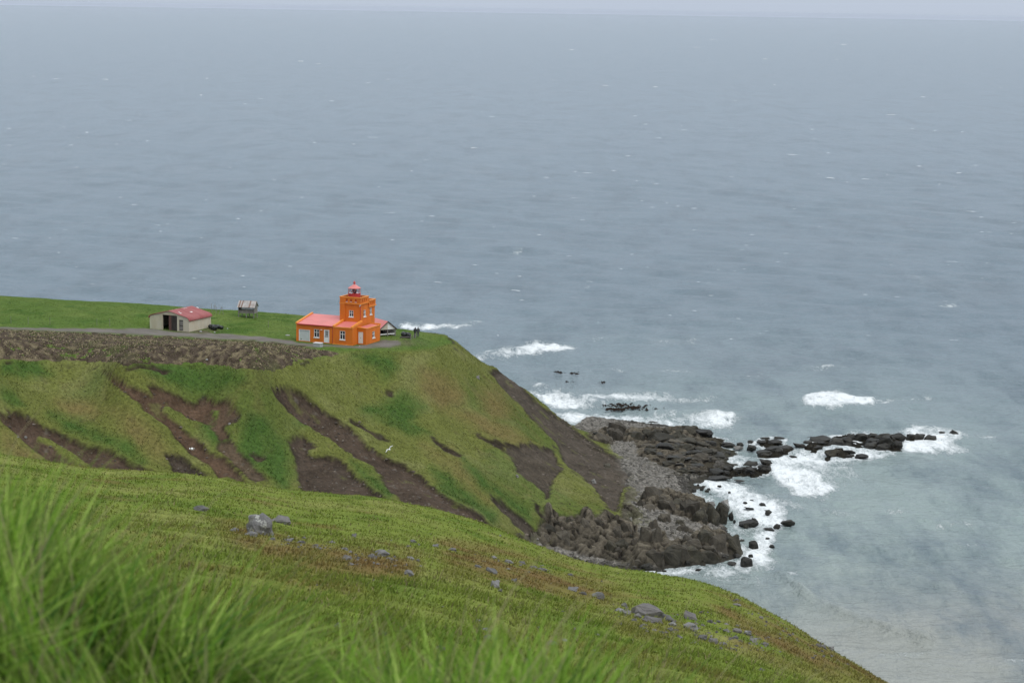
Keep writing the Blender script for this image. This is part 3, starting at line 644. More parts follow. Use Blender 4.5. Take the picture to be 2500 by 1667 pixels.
bu = N('ShaderNodeBump'); bu.inputs['Strength'].default_value = 1.0; bu.inputs['Distance'].default_value = 1.0
L(hh, bu.inputs['Height']); L(bu.outputs[0], b.inputs['Normal'])
o = np_mesh('sea', np.stack([SXX, SYY, SZ], -1).reshape(-1, 3), grid_faces(len(dist), len(us))[:, ::-1], m_sea, floats={'foam': foam, 'shoal': shoal, 'silt': np.clip(silt, 0, 1)})
tag(o, kind='structure')

# ================================================================== SEA AIR
m_h = bpy.data.materials.new('sea_air'); m_h.use_nodes = True; t = m_h.node_tree; t.nodes.clear()
vo = t.nodes.new('ShaderNodeVolumePrincipled'); vo.inputs['Color'].default_value = (.80, .87, 1.0, 1); vo.inputs['Density'].default_value = 1.1e-5; vo.inputs['Anisotropy'].default_value = .2
mo_ = t.nodes.new('ShaderNodeOutputMaterial'); t.links.new(vo.outputs[0], mo_.inputs['Volume'])
def closed_box(name, x0, x1, y0, y1, z0, z1, mat):
    me = bpy.data.meshes.new(name)
    me.from_pydata([(x, y, z) for z in (z0, z1) for y in (y0, y1) for x in (x0, x1)], [], [(0, 2, 3, 1), (4, 5, 7, 6), (0, 1, 5, 4), (2, 6, 7, 3), (0, 4, 6, 2), (1, 3, 7, 5)])
    me.materials.append(mat); o = bpy.data.objects.new(name, me); COL.objects.link(o); return o
tag(closed_box('haze', -140000, 140000, -200, 43000, -9, 86, m_h), kind='stuff')
# ================================================================== TRACK AND PLOUGHED FIELD (sheets laid on the plateau)
z9 = lambda l: zoomed(0, 660, 2.613, l)
z1 = lambda l: zoomed(700, 660, 7.84, l)
ROAD_TOP = z9([(-900, 352), (0, 363), (500, 370), (900, 370), (1000, 378), (1100, 392), (1250, 400), (1400, 403), (1640, 420), (1800, 438), (1870, 452)]) + z1([(200, 1385), (480, 1400), (900, 1425), (1270, 1450), (1500, 1425), (1850, 1335), (2080, 1335), (2190, 1375)])
ROAD_BOT = z1([(2180, 1430), (1950, 1480), (1500, 1500), (1200, 1490), (900, 1470), (660, 1462)]) + z9([(2000, 492), (1800, 470), (1600, 449), (1300, 434), (1000, 418), (700, 404), (500, 394), (0, 376), (-900, 362)])
FIELD = z9([(-900, 364), (0, 378), (500, 397), (1000, 421), (1300, 437), (1600, 452), (1800, 473), (2000, 497), (2090, 507), (2190, 545), (2100, 548), (1900, 572), (1850, 610), (1750, 640), (1500, 625), (1400, 600), (1300, 592), (1100, 592), (800, 602), (700, 586), (0, 566), (-900, 560)])
def patch(name, poly, step, lift, relief, colour, mat, rag=6):
    x = np.arange(HX0 + 1, 0, step); y = np.arange(255, 385, step)
    X, Y = np.meshgrid(x, y); Z = head_z(X, Y)
    px, py, _ = project(np.stack([X, Y, Z], -1).reshape(-1, 3)); px = px.reshape(X.shape); py = py.reshape(X.shape)
    d = poly_dist(px + rag * fbm(X / 1.2, Y / 1.2, 401, 3), py + rag * .4 * fbm(X / 1.5, Y / 1.5, 402, 3), poly)
    Z = Z + lift + relief(X, Y) * sstep(0, 8, d) - .12 * sstep(1.5, -1.5, d)
    C = colour(X, Y, d)
    k = (d[:-1, :-1] > -1.2) | (d[1:, 1:] > -1.2)
    co, f, c = compact(np.stack([X, Y, Z], -1).reshape(-1, 3), grid_faces(len(y), len(x), k), C.reshape(-1, 3))
    o = np_mesh(name, co, f, mat, cols=np.clip(c, .005, .9)); tag(o, kind='structure'); return o
def road_col(X, Y, d):
    c = np.zeros(X.shape + (3,)) + (.150, .135, .122)
    c = c * (1 + .25 * fbm(X / 1.5, Y / 1.5, 411, 4))[..., None]
    return mixc(c, (.085, .105, .035), np.clip(sstep(4, -1, d) * .7 + sstep(.3, .6, fbm(X / 2, Y / 2, 412, 3)) * .3, 0, 1))
def field_rel(X, Y):
    f1_, f2_, c_ = voronoi(X / .75, Y / .75, 33)
    return .20 * np.maximum(0, fbm(X / .7, Y / .9, 421, 3)) + .16 * (c_ - .4) * sstep(0, .25, f2_ - f1_) + .1 * fbm(X / 4, Y / 4, 423, 2)
def field_col(X, Y, d):
    c_ = voronoi(X / .75, Y / .75, 33)[2]
    c = np.zeros(X.shape + (3,)) + (.060, .045, .033)
    c = c * (.7 + .7 * c_)[..., None]
    c = mixc(c, (.200, .165, .100), sstep(-.05, .5, fbm(X / .6, Y / 1.0, 431, 3) + .25 * fbm(X / 9, Y / 9, 432, 3)) * .75)
    return mixc(c, (.075, .090, .028), sstep(.15, .6, fbm(X / 5, Y / 9, 433, 4)) * .55)
patch('gravel_track', ROAD_TOP + ROAD_BOT, .45, .07, lambda X, Y: .04 * fbm(X, Y, 441, 3), road_col, ground_material('gravel', 6.0, .06, amp=.25))
patch('ploughed_field', FIELD, .28, .06, field_rel, field_col, ground_material('ploughed_earth', 5.0, .2, amp=.5), rag=16)

# ================================================================== MESH BUILDER
class MB:
    def __init__(self): self.v = []; self.f = []
    def prism(self, poly, vec):
        """extrude a planar polygon (3-D points) along vec"""
        n = len(poly); i = len(self.v)
        self.v += [tuple(p) for p in poly] + [tuple(p[k] + vec[k] for k in range(3)) for p in poly]
        self.f.append(tuple(range(i, i + n))[::-1]); self.f.append(tuple(range(i + n, i + 2 * n)))
        for k in range(n): self.f.append((i + k, i + (k + 1) % n, i + n + (k + 1) % n, i + n + k))
        return self
    def box(self, x0, x1, y0, y1, z0, z1):
        return self.prism([(x0, y0, z0), (x1, y0, z0), (x1, y1, z0), (x0, y1, z0)], (0, 0, z1 - z0))
    def lathe(self, prof, c=(0, 0), n=16, a0=0.0):
        i = len(self.v); m = len(prof)
        for k in range(n):
            a = a0 + 2 * math.pi * k / n
            for r, z in prof: self.v.append((c[0] + r * math.cos(a), c[1] + r * math.sin(a), z))
        for k in range(n):
            for j in range(m - 1):
                a, b = i + k * m + j, i + ((k + 1) % n) * m + j
                self.f.append((a, b, b + 1, a + 1))
        if prof[0][0] > 1e-4: self.f.append(tuple(i + k * m for k in range(n))[::-1])
        if prof[-1][0] > 1e-4: self.f.append(tuple(i + k * m + m - 1 for k in range(n)))
        return self
    def bar(self, a, b, r, n=5):
        a = Vector(a); b = Vector(b); d = (b - a).normalized(); u = d.orthogonal().normalized(); w = d.cross(u); i = len(self.v)
        for p in (a, b):
            for k in range(n):
                t = 2 * math.pi * k / n; self.v.append(tuple(p + (u * math.cos(t) + w * math.sin(t)) * r))
        for k in range(n): self.f.append((i + k, i + (k + 1) % n, i + n + (k + 1) % n, i + n + k))
        self.f.append(tuple(range(i, i + n))[::-1]); self.f.append(tuple(range(i + n, i + 2 * n))); return self
    def wall(self, o, ux, L, z0, z1, th, opens=()):
        """wall from o along ux, its thickness to the left of ux, with openings (u0, u1, z0, z1)"""
        us_ = sorted({0, L, *[q for w in opens for q in w[:2]]}); vs_ = sorted({z0, z1, *[q for w in opens for q in w[2:4]]})
        nx, ny = -ux[1] * th, ux[0] * th
        for a, b in zip(us_, us_[1:]):
            run = None
            for c, d in list(zip(vs_, vs_[1:])) + [(None, None)]:
                hole = c is None or any(w[0] - 1e-6 < (a + b) / 2 < w[1] and w[2] < (c + d) / 2 < w[3] for w in opens)
                if not hole: run = (run[0], d) if run else (c, d)
                elif run:
                    A = (o[0] + ux[0] * a, o[1] + ux[1] * a); B = (o[0] + ux[0] * b, o[1] + ux[1] * b)
                    self.prism([(A[0], A[1], run[0]), (B[0], B[1], run[0]), (B[0] + nx, B[1] + ny, run[0]), (A[0] + nx, A[1] + ny, run[0])], (0, 0, run[1] - run[0])); run = None
        return self
    def build(self, name, mat, parent=None, smooth=False):
        me = bpy.data.meshes.new(name); me.from_pydata(self.v, [], self.f)
        bm_ = bmesh.new(); bm_.from_mesh(me); bmesh.ops.recalc_face_normals(bm_, faces=bm_.faces); bm_.to_mesh(me); bm_.free()
        if smooth:
            for p in me.polygons: p.use_smooth = True
        me.materials.append(mat); o = bpy.data.objects.new(name, me); COL.objects.link(o); o.parent = parent; return o
def P3(o, ux, u, n, z):       # a point on a wall: u along, n inwards
    return (o[0] + ux[0] * u - ux[1] * n, o[1] + ux[1] * u + ux[0] * n, z)
def slab(mb, o, ux, u0, u1, n0, n1, z0, z1):
    mb.prism([P3(o, ux, u0, n0, z0), P3(o, ux, u1, n0, z0), P3(o, ux, u1, n1, z0), P3(o, ux, u0, n1, z0)], (0, 0, z1 - z0)); return mb
M = dict(
    orange=paint('orange_paint', (.64, .160, .010), .6, .12, .7, dirt=(.46, .105, .010), dirt_amt=.40, dirt_scale=(1, 1, .25)),
    coping=paint('sunlit_coping_and_plinth', (.72, .25, .035), .5, .1, 2),  # lighter orange: sunlit tops put into the coping colour, plinth shares it
    red=paint('red_roof_paint', (.60, .165, .150), .45, .09, .8, spec=.5, dirt=(.58, .22, .20), dirt_amt=.4),
    redpaint=paint('red_paint', (.45, .035, .035), .4, .06, 2), white=paint('white_paint', (.72, .72, .70), .45, .05, 3), glass=paint('window_glass', (.020, .024, .030), .08, .3, 1.5, spec=.6),
    garage=paint('grey_white_panel', (.50, .54, .52), .5, .05, 2), concrete=paint('pale_concrete', (.34, .35, .35), .8, .12, 4, dirt=(.2, .2, .18), dirt_amt=.3),
    cream=paint('cream_render', (.50, .46, .37), .75, .08, 1.2, dirt=(.42, .33, .20), dirt_amt=.45, dirt_scale=(1, 1, .3)), rust=paint('rust_streak', (.36, .17, .06), .8, .35, 5),
    barnroof=paint('faded_red_sheet', (.25, .058, .058), .7, .2, 1.2, dirt=(.36, .15, .14), dirt_amt=.5, dirt_scale=(.25, 2.2, 1)), darkwood=paint('dark_wood', (.035, .027, .024), .7, .3, 3),
    brown=paint('brown_door_paint', (.115, .055, .045), .6, .15, 3), greywood=paint('grey_weathered_wood', (.22, .205, .19), .85, .2, 4, dirt=(.1, .09, .08), dirt_amt=.4, dirt_scale=(1, 1, .2)),
    tin=paint('galvanised_sheet', (.40, .39, .38), .5, .15, 2, dirt=(.20, .12, .09), dirt_amt=.55, dirt_scale=(1.5, .5, 1)), rusty=paint('rusted_sheet', (.19, .115, .085), .75, .35, 4), wrap=paint('black_wrap', (.016, .019, .018), .32, .3, 4, bump=.4, spec=.5),
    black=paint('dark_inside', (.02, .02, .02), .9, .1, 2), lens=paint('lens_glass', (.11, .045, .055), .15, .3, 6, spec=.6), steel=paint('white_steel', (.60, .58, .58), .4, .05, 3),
    gull=paint('gull_white', (.80, .80, .80), .7, .05, 6), gullgrey=paint('gull_grey', (.42, .44, .46), .7, .05, 6), jacket=paint('dark_jacket', (.030, .032, .040), .8, .2, 6),
    olive=paint('dark_olive_jacket', (.050, .055, .050), .8, .2, 6), trousers=paint('grey_trousers', (.075, .075, .085), .85, .2, 6), skin=paint('skin', (.50, .32, .24), .6, .05, 6), hair=paint('hood_cloth', (.028, .026, .028), .8, .2, 6))
tg, tn, tb = mat_new('lantern_glass'); tb.inputs['Transmission Weight'].default_value = 1; tb.inputs['Roughness'].default_value = .02; tb.inputs['IOR'].default_value = 1.02; M['clear'] = tg

def window(parent, o, ux, u0, u1, v0, v1, name='window', sill=True, bars=(1, [.62]), back=.05):
    fr = MB(); w = .085; n0, n1 = back, back + .07
    slab(fr, o, ux, u0, u0 + w, n0, n1, v0, v1); slab(fr, o, ux, u1 - w, u1, n0, n1, v0, v1)
    slab(fr, o, ux, u0 + w, u1 - w, n0, n1, v0, v0 + w); slab(fr, o, ux, u0 + w, u1 - w, n0, n1, v1 - w, v1)
    nb, hb = bars
    for k in range(nb):
        c = u0 + (u1 - u0) * (k + 1) / (nb + 1); slab(fr, o, ux, c - .04, c + .04, n0 + .004, n1 - .004, v0 + w, v1 - w)
    for q in hb:
        c = v0 + (v1 - v0) * q; slab(fr, o, ux, u0 + w, u1 - w, n0 + .008, n1 - .008, c - .04, c + .04)
    f = fr.build(name, M['white'], parent)
    slab(MB(), o, ux, u0 + .03, u1 - .03, n0 + .045, n0 + .055, v0 + .03, v1 - .03).build('pane', M['glass'], f)
    if sill: slab(MB(), o, ux, u0 - .06, u1 + .06, -.09, n0, v0 - .1, v0 + .02).build('sill', M['white'], f)
    return f

# ================================================================== ORANGE LIGHTHOUSE
YAW = math.radians(-22.5)
lp = LH_P
lh = thing('lighthouse', 'orange lighthouse with square tower, red lantern and low pink roofed wing at the cliff edge', 'lighthouse', (lp[0], lp[1], lp[2] - .02), YAW)
X, Yv = (1, 0), (0, 1)
# wing with garage
wo_ = (-10.1, .15)
op_w = [(.55, 2.4, .1, 1.9), (3.17, 4.14, .84, 2.17), (4.98, 5.92, .12, 2.2)]
mb = MB().wall(wo_, X, 6.65, -1.5, 2.80, .25, op_w)
mb.prism([(-10.1, .4, -1.5), (-10.1, 5.4, -1.5), (-10.1, 5.4, 3.72), (-10.1, .4, 2.86)], (.25, 0, 0))
mb.box(-9.85, -3.75, 5.15, 5.4, -1.5, 3.68)
mb.build('wall', M['orange'], lh)
MB().prism([(-9.85, .02, 2.802), (-9.85, 5.3, 3.70), (-9.85, 5.3, 3.80), (-9.85, .02, 2.90)], (6.34, 0, 0)).build('roof', M['red'], lh)
MB().prism([(-10.17, .05, 2.80), (-10.17, 5.5, 3.74), (-10.17, 5.5, 4.0), (-10.17, .05, 3.06)], (.30, 0, 0)).build('coping', M['coping'], lh)
MB().box(-9.85, -3.52, -.06, .02, 2.76, 2.86).build('gutter', M['redpaint'], lh)
gd = MB()
for k in range(4): slab(gd, wo_, X, .58, 2.37, .10 + .004 * (k % 2), .14, .12 + .443 * k, .12 + .443 * k + .432)
gd = gd.build('garage_door', M['garage'], lh)
slab(MB(), wo_, X, .75, .95, .08, .099, .35, .43).build('handle', M['black'], gd)
slab(slab(slab(MB(), wo_, X, .47, .58, -.012, .1, .1, 1.95), wo_, X, 2.37, 2.46, -.012, .1, .1, 1.95), wo_, X, .58, 2.37, -.012, .1, 1.88, 1.95).build('garage_frame', M['white'], lh)
window(lh, wo_, X, 3.17, 4.14, .84, 2.17)
dr = slab(MB(), wo_, X, 5.06, 5.84, .07, .12, .14, 2.12).build('door', M['white'], lh)
for k in range(3): slab(MB(), wo_, X, 5.21 + .18 * k, 5.32 + .18 * k, .055, .069, 1.25, 2.0).build('pane', M['glass'], dr)
for k in range(3): slab(MB(), wo_, X, 5.21 + .18 * k, 5.32 + .18 * k, .055, .069, 1.03, 1.18).build('pane', M['glass'], dr)
slab(MB(), wo_, X, 5.12, 5.16, .02, .069, 1.05, 1.2).build('handle', M['black'], dr)
slab(slab(slab(MB(), wo_, X, 4.98, 5.06, -.01, .13, .12, 2.2), wo_, X, 5.84, 5.92, -.01, .13, .12, 2.2), wo_, X, 5.06, 5.84, -.01, .13, 2.12, 2.2).build('door_frame', M['white'], lh)
slab(MB(), wo_, X, 4.42, 4.70, -.16, -.002, 2.1, 2.2).build('wall_lamp', M['white'], lh)
MB().bar((-3.52, .06, -.2), (-3.52, .06, 2.74), .045, 6).build('drainpipe', M['redpaint'], lh)
# middle block
mo = (-3.45, 0)
op_m = [(1.2, 2.16, .85, 2.25)]
mb = MB().wall(mo, X, 3.45, -1.5, 2.70, .25, op_m)
mb.prism([(-3.45, .25, -1.5), (-3.45, 3.4, -1.5), (-3.45, 3.4, 3.3), (-3.45, .25, 2.8)], (.25, 0, 0))
mb.prism([(-.25, .25, -1.5), (-.25, 3.4, -1.5), (-.25, 3.4, 3.3), (-.25, .25, 2.8)], (.25, 0, 0))
mb.build('wall', M['orange'], lh)
MB().prism([(-3.2, .12, 2.702), (-3.2, 3.4, 3.2), (-3.2, 3.4, 3.28), (-3.2, .12, 2.78)], (2.95, 0, 0)).build('roof', M['red'], lh)
for x in (-3.5, -.28):
    MB().prism([(x, -.06, 2.72), (x, 3.4, 3.30), (x, 3.4, 3.62), (x, -.06, 3.02)], (.33, 0, 0)).build('coping', M['coping'], lh)
MB().box(-3.17, -.28, -.06, .10, 2.702, 2.86).build('coping', M['coping'], lh)
window(lh, mo, X, 1.2, 2.16, .85, 2.25)
MB().box(-3.5, .04, -.05, 0, -1.5, .16).build('plinth', M['coping'], lh)
# entrance annex
ao = (0, 1.7)
mb = MB().wall(ao, X, 1.55, -1.5, 2.6, .22, [(.16, 1.02, .18, 2.05)])
mb.wall((1.55, 1.92), Yv, 4.8, -1.5, 2.5, .22, [(2.05, 2.95, .8, 1.84)])
mb.box(0, 1.33, 6.5, 6.72, -1.5, 2.55)
mb.build('wall', M['orange'], lh)
MB().prism([(.02, 1.95, 2.60), (1.42, 1.95, 2.505), (1.42, 6.6, 2.505), (.02, 6.6, 2.60)], (0, 0, .07)).build('roof', M['red'], lh)
MB().prism([(-.02, 1.64, 2.6), (1.62, 1.64, 2.6), (1.62, 1.64, 2.66), (-.02, 1.64, 2.84)], (0, .28, 0)).build('coping', M['coping'], lh)
MB().box(1.40, 1.62, 1.93, 6.7, 2.503, 2.62).build('coping', M['coping'], lh)
MB().box(-.02, 1.62, 6.55, 6.8, 2.56, 2.84).build('coping', M['coping'], lh)
dr = slab(MB(), ao, X, .18, 1.0, .05, .1, .2, 2.03).build('door', M['white'], lh)
slab(MB(), ao, X, .56, .60, .02, .049, .98, 1.12).build('handle', M['black'], dr)
window(lh, (1.55, 1.92), Yv, 2.05, 2.95, .8, 1.84)
# tower
tx0, tx1, ty0, ty1, ty2 = -3.85, -.35, 3.4, 6.15, 8.6
to = (tx0, ty0)
mb = MB().wall(to, X, 3.5, -1.5, 6.15, .3, [(1.5, 2.28, 4.05, 5.1)])
mb.wall((tx1, ty0 + .3), Yv, ty1 - ty0 - .3, -1.5, 6.15, .3, [(.9, 1.72, 4.0, 5.07)])
mb.box(tx0, tx0 + .3, ty0 + .3, ty1, -1.5, 6.15); mb.box(tx0 + .3, tx1 - .3, ty1 - .3, ty1, -1.5, 6.15)
mb.build('tower_wall', M['orange'], lh)
mb = MB().wall((tx1, ty1), Yv, ty2 - ty1, -1.5, 5.40, .3, [(.65, 1.46, 4.06, 5.15)])
mb.box(tx0, tx0 + .3, ty1, ty2, -1.5, 5.4); mb.box(tx0 + .3, tx1 - .3, ty2 - .3, ty2, -1.5, 5.4)
mb.build('tower_wall', M['orange'], lh)
MB().box(tx0 - .06, tx0 + .85, ty0 - .18, ty0, -1.2, 7.18).build('pilaster', M['orange'], lh)
window(lh, to, X, 1.5, 2.28, 4.05, 5.1); window(lh, (tx1, ty0 + .3), Yv, .9, 1.72, 4.0, 5.07); window(lh, (tx1, ty1), Yv, .65, 1.46, 4.06, 5.15)
MB().box(tx0 - .14, tx1 + .2, ty0 - .2, ty1 + .06, 6.13, 6.27).build('cornice', M['coping'], lh)
MB().box(tx0 - .14, tx1 + .2, ty1 + .06, ty2 + .2, 5.38, 5.52).build('cornice', M['coping'], lh)
def parapet(x0, x1, y0, y1, z0, z1, holes_f, holes_r, front=True):
    th = .2; mb = MB()
    a = [(h - .14, h + .14, z0 + .22, z0 + .66) for h in holes_f]; b = [(h - .14, h + .14, z0 + .22, z0 + .66) for h in holes_r]
    if front: mb.wall((x0, y0), X, x1 - x0, z0, z1 - .12, th, a)
    mb.wall((x1, y0 + th), Yv, y1 - y0 - th, z0, z1 - .12, th, b)
    mb.box(x0, x1 - th, y1 - th, y1, z0, z1 - .12); mb.box(x0, x0 + th, y0 + th, y1 - th, z0, z1 - .12)
    p = mb.build('parapet', M['orange'], lh)
    c = MB()
    if front: c.box(x0 - .05, x1 + .05, y0 - .05, y0 + th, z1 - .12, z1)
    c.box(x1 - th, x1 + .05, y0 + th, y1 - th, z1 - .12, z1); c.box(x0 - .05, x0 + th, y0 + th, y1 - th, z1 - .12, z1); c.box(x0 - .05, x1 + .05, y1 - th, y1 + .05, z1 - .12, z1)
    c.build('coping', M['coping'], p)
    for h in holes_f if front else []: MB().box(x0 + h - .18, x0 + h + .18, y0 - .05, y0 + .1, z0 + .16, z0 + .22).build('sill', M['white'], p)
    return p
parapet(tx0 - .1, tx1 + .1, ty0 - .1, ty1 + .05, 6.27, 7.25, [1.25, 2.0, 2.85], [.60, 1.2, 1.85])
parapet(tx0 - .1, tx1 + .1, ty1 + .05, ty2 + .1, 5.52, 6.48, [], [.55, 1.12, 1.7], front=False)
MB().box(tx0 + .1, tx1 - .1, ty0 + .1, ty1 - .1, 6.272, 6.31).build('deck', M['redpaint'], lh)
MB().box(tx0 + .1, tx1 - .1, ty1 + .1, ty2 - .1, 5.522, 5.56).build('deck', M['redpaint'], lh)
MB().bar((tx1 + .06, ty0 - .02, 3.0), (tx1 + .06, ty0 - .02, 6.1), .05, 6).build('drainpipe', M['redpaint'], lh)
MB().prism([(tx1 - .1, ty0 - .12, 5.75), (tx1 + .12, ty0 - .12, 5.95), (tx1 + .12, ty0 - .12, 6.15), (tx1 - .1, ty0 - .12, 6.15)], (0, .12, 0)).build('bracket', M['steel'], lh)
# lantern
lc = ((tx0 + tx1) / 2, (ty0 + ty1) / 2)
lr = MB().lathe([(1.0, 6.312), (1.0, 7.64), (1.05, 7.66), (1.05, 7.74), (.86, 7.74)], lc, 20).build('lantern_room', M['redpaint'], lh, smooth=False)
MB().lathe([(.93, 7.742), (.93, 8.50)], lc, 20).build('glass', M['clear'], lr)
mb = MB()
for k in range(10):
    a, a2 = 2 * math.pi * k / 10, 2 * math.pi * (k + 1) / 10
    p = lambda t, z: (lc[0] + .96 * math.cos(t), lc[1] + .96 * math.sin(t), z)
    mb.bar(p(a, 7.682), p((a + a2) / 2, 8.5), .022, 4); mb.bar(p(a2, 7.682), p((a + a2) / 2, 8.5), .022, 4)
mb.build('glazing_bars', M['red'], lr)
MB().lathe([(1.06, 8.50), (1.06, 8.55), (.55, 8.86), (.12, 9.15), (.08, 9.18)], lc, 12).build('roof', M['red'], lr)
MB().lathe([(.08, 9.18), (.10, 9.22), (.2, 9.26), (.21, 9.38), (.13, 9.46), (.10, 9.5), (.16, 9.54), (.10, 9.62), (.02, 9.64)], lc, 12).build('finial', M['redpaint'], lr)
MB().lathe([(.18, 7.682), (.18, 7.75), (.36, 7.8), (.40, 8.05), (.36, 8.3), (.18, 8.42), (.05, 8.45)], lc, 14).build('lens', M['lens'], lr)

# ================================================================== CREAM BARN
bp = BARN_P
barn = thing('barn', 'cream barn with faded red rounded roof and open dark doorway beside the gravel track', 'barn', (bp[0], bp[1], bp[2]), math.radians(-25))
bw, bl, bh, ba = 7.5, 6.4, 2.10, 3.12
fo_ = (-bw, 0)
def gable(mb, y, th, opens):
    mb.wall((-bw, y), X, bw, -1.2, bh, th, opens)
    # the gable above the eaves, cut round the doorway
    xs = sorted({-bw, -bw / 2, 0, *[q - bw for w in opens for q in w[:2]]})
    top = lambda x: bh + (ba - bh) * (1 - abs(x + bw / 2) / (bw / 2))
    for a, b in zip(xs, xs[1:]):
        lo = bh
        for w in opens:
            if w[0] - bw - 1e-6 < (a + b) / 2 < w[1] - bw and w[3] > bh - 1e-6: lo = w[3] + .0
        pts = [(a, y, lo), (b, y, lo), (b, y, max(lo, top(b))), (a, y, max(lo, top(a)))]
        if top(a) > lo + .01 or top(b) > lo + .01:
            if abs(pts[2][2] - lo) < 1e-4: pts.pop(2)
            elif abs(pts[3][2] - lo) < 1e-4: pts.pop(3)
            mb.prism(pts, (0, th, 0))
op_b = [(2.2, 4.7, -.1, 2.42), (5.05, 5.7, .1, 1.85)]
mb = MB(); gable(mb, 0, .2, [(2.2, 4.7, -.1, bh), (5.05, 5.7, .1, 1.85)])
mb2 = MB(); gable(mb2, bl - .2, .2, [])
# doorway reaches a little above the eaves: rebuild the front with the opening carried up
mb = MB(); mb.wall((-bw, 0), X, bw, -1.2, bh, .2, [(2.48, 5.25, -.1, bh), (5.65, 6.4, .1, 1.85)])
top = lambda x: bh + (ba - bh) * (1 - abs(x + bw / 2) / (bw / 2))
for a, b, lo in [(-bw, 2.48 - bw, bh), (2.48 - bw, -bw / 2, 2.45), (-bw / 2, 5.25 - bw, 2.45), (5.25 - bw, 0, bh)]:
    pts = [(a, 0, lo), (b, 0, lo), (b, 0, top(b)), (a, 0, top(a))]
    pts = [p for i, p in enumerate(pts) if i < 2 or p[2] > lo + 1e-3]
    mb.prism(pts, (0, .2, 0))
mb.build('wall', M['cream'], barn); mb2.build('wall', M['cream'], barn)
MB().box(-.2, 0, .2, bl - .2, -1.2, bh).build('wall', M['cream'], barn); MB().box(-bw, -bw + .2, .2, bl - .2, -1.2, bh).build('wall', M['cream'], barn)
st = MB()
for k in range(26):
    y = .25 + k * .232 + random.uniform(-.05, .05); w = random.uniform(.03, .11); l = random.uniform(.1, .5)
    st.prism([(.004, y, 1.72), (.004, y + w, 1.72), (.004, y + w * .6, 1.72 - l), (.004, y + w * .4, 1.72 - l)], (.003, 0, 0))
tag(st.build('rust_stain', M['rust'], barn), kind='stuff')
prof = [(-.0, 0)]
half = [(0, 3.18), (.9, 2.97), (1.9, 2.71), (2.9, 2.48), (3.4, 2.36), (3.68, 2.22), (3.87, 2.02), (3.93, 1.80)]
outer = [(-bw / 2 - x, z) for x, z in half[::-1]] + [(-bw / 2 + x, z) for x, z in half[1:]]
inner = [(-bw / 2 + (x + bw / 2) * .985, z - .07) for x, z in outer]
rf = MB()
for i in range(len(outer) - 1):
    a, b, c, d = outer[i], outer[i + 1], inner[i + 1], inner[i]
    rf.prism([(a[0], -.15, a[1]), (b[0], -.15, b[1]), (c[0], -.15, c[1]), (d[0], -.15, d[1])], (0, bl + .3, 0))
rf = rf.build('roof', M['barnroof'], barn)
for (x0, y0, lx, ly) in [(-2.0, 3.2, .35, .5), (-2.75, 1.0, .25, .3), (-2.3, .7, .3, .35), (-3.9, 3.6, .5, 1.2), (-4.3, 2.6, .4, .8), (-3.0, 6.6, .4, .3)]:
    zt = lambda x: np.interp(abs(x + bw / 2), [h[0] for h in half], [h[1] for h in half]) + .004
    MB().prism([(x0, y0, zt(x0)), (x0 + lx, y0 + .05, zt(x0 + lx)), (x0 + lx * .9, y0 + ly, zt(x0 + lx * .9)), (x0 + .05, y0 + ly * .9, zt(x0 + .05))], (0, 0, .006)).build('roof_patch', M['white'], rf)
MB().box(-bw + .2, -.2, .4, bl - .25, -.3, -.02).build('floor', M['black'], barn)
MB().box(-3.86, -3.36, .06, .14, -.02, 2.43).build('door_leaf', M['brown'], barn)
dl = MB()
for k in range(5): dl.box(-3.35 + k * .218, -3.14 + k * .218, .03 + .006 * (k % 2), .1, -.02, 2.41)
dl.build('sliding_door', M['darkwood'], barn)
sd_ = MB().box(-1.81, -1.14, .06, .12, .12, 1.83).build('side_door', M['greywood'], barn)
for z in (.12, .85, 1.66): MB().box(-1.81, -1.14, .035, .058, z, z + .13).build('rail', M['darkwood'], sd_)
MB().box(-1.85, -1.81, .02, .12, .1, 1.85).build('door_frame', M['darkwood'], barn); MB().box(-1.14, -1.10, .02, .12, .1, 1.85).build('door_frame', M['darkwood'], barn)

# ================================================================== STILTED HUT
hp = head_hit(601, 775.5)[0]
hut = thing('drying_hut', 'small grey slatted hut on stilts with rust streaked tin roof in the far grass', 'hut', (hp[0], hp[1], hp[2]), math.radians(-12))
kx = 1.0
for i, x in enumerate((-1.35, 0, 1.35)):
    for y in (.05, 1.75):
        MB().box(x - .06, x + .06, y - .06, y + .06, -.4, .75 if not (i == 1 and y < 1) else 1.86).build('stilt', M['greywood'], hut)
MB().box(-1.45, 1.45, -.03, 1.85, .75, .83).build('floor', M['greywood'], hut)
for z, x0, x1 in [(.85, -1.42, 1.42), (1.08, -1.42, 1.42), (1.36, -.95, 1.42), (1.62, -.9, .9)]:
    MB().box(x0, x1, -.02, .02, z, z + .13).build('slat', M['greywood'], hut)
for x in (-1.42, 1.36): MB().box(x, x + .06, -.01, .05, .83, 1.86).build('corner_post', M['greywood'], hut)
for k in range(8): MB().box(-1.42, 1.42, 1.78, 1.82, .85 + .125 * k, .85 + .125 * k + (.115 if k not in (3, 6) else .05)).build('slat', M['greywood'], hut)
for s_ in (-1.43, 1.40):
    mb = MB()
    for k in range(9): mb.prism([(s_, .03 + k * .195, .84), (s_, .03 + k * .195 + .188, .84), (s_, .03 + k * .195 + .188, 1.86 + min(k + 1, 8 - k + 0.0) * .17 if 0 else 1.86 + .82 * (1 - abs((k + .96) * .195 - .9) / .92)), (s_, .03 + k * .195, 1.86 + .82 * (1 - abs(k * .195 + .03 - .9) / .92))], (.03, 0, 0))
    mb.build('gable_wall', M['greywood'], hut)
nsh = 14
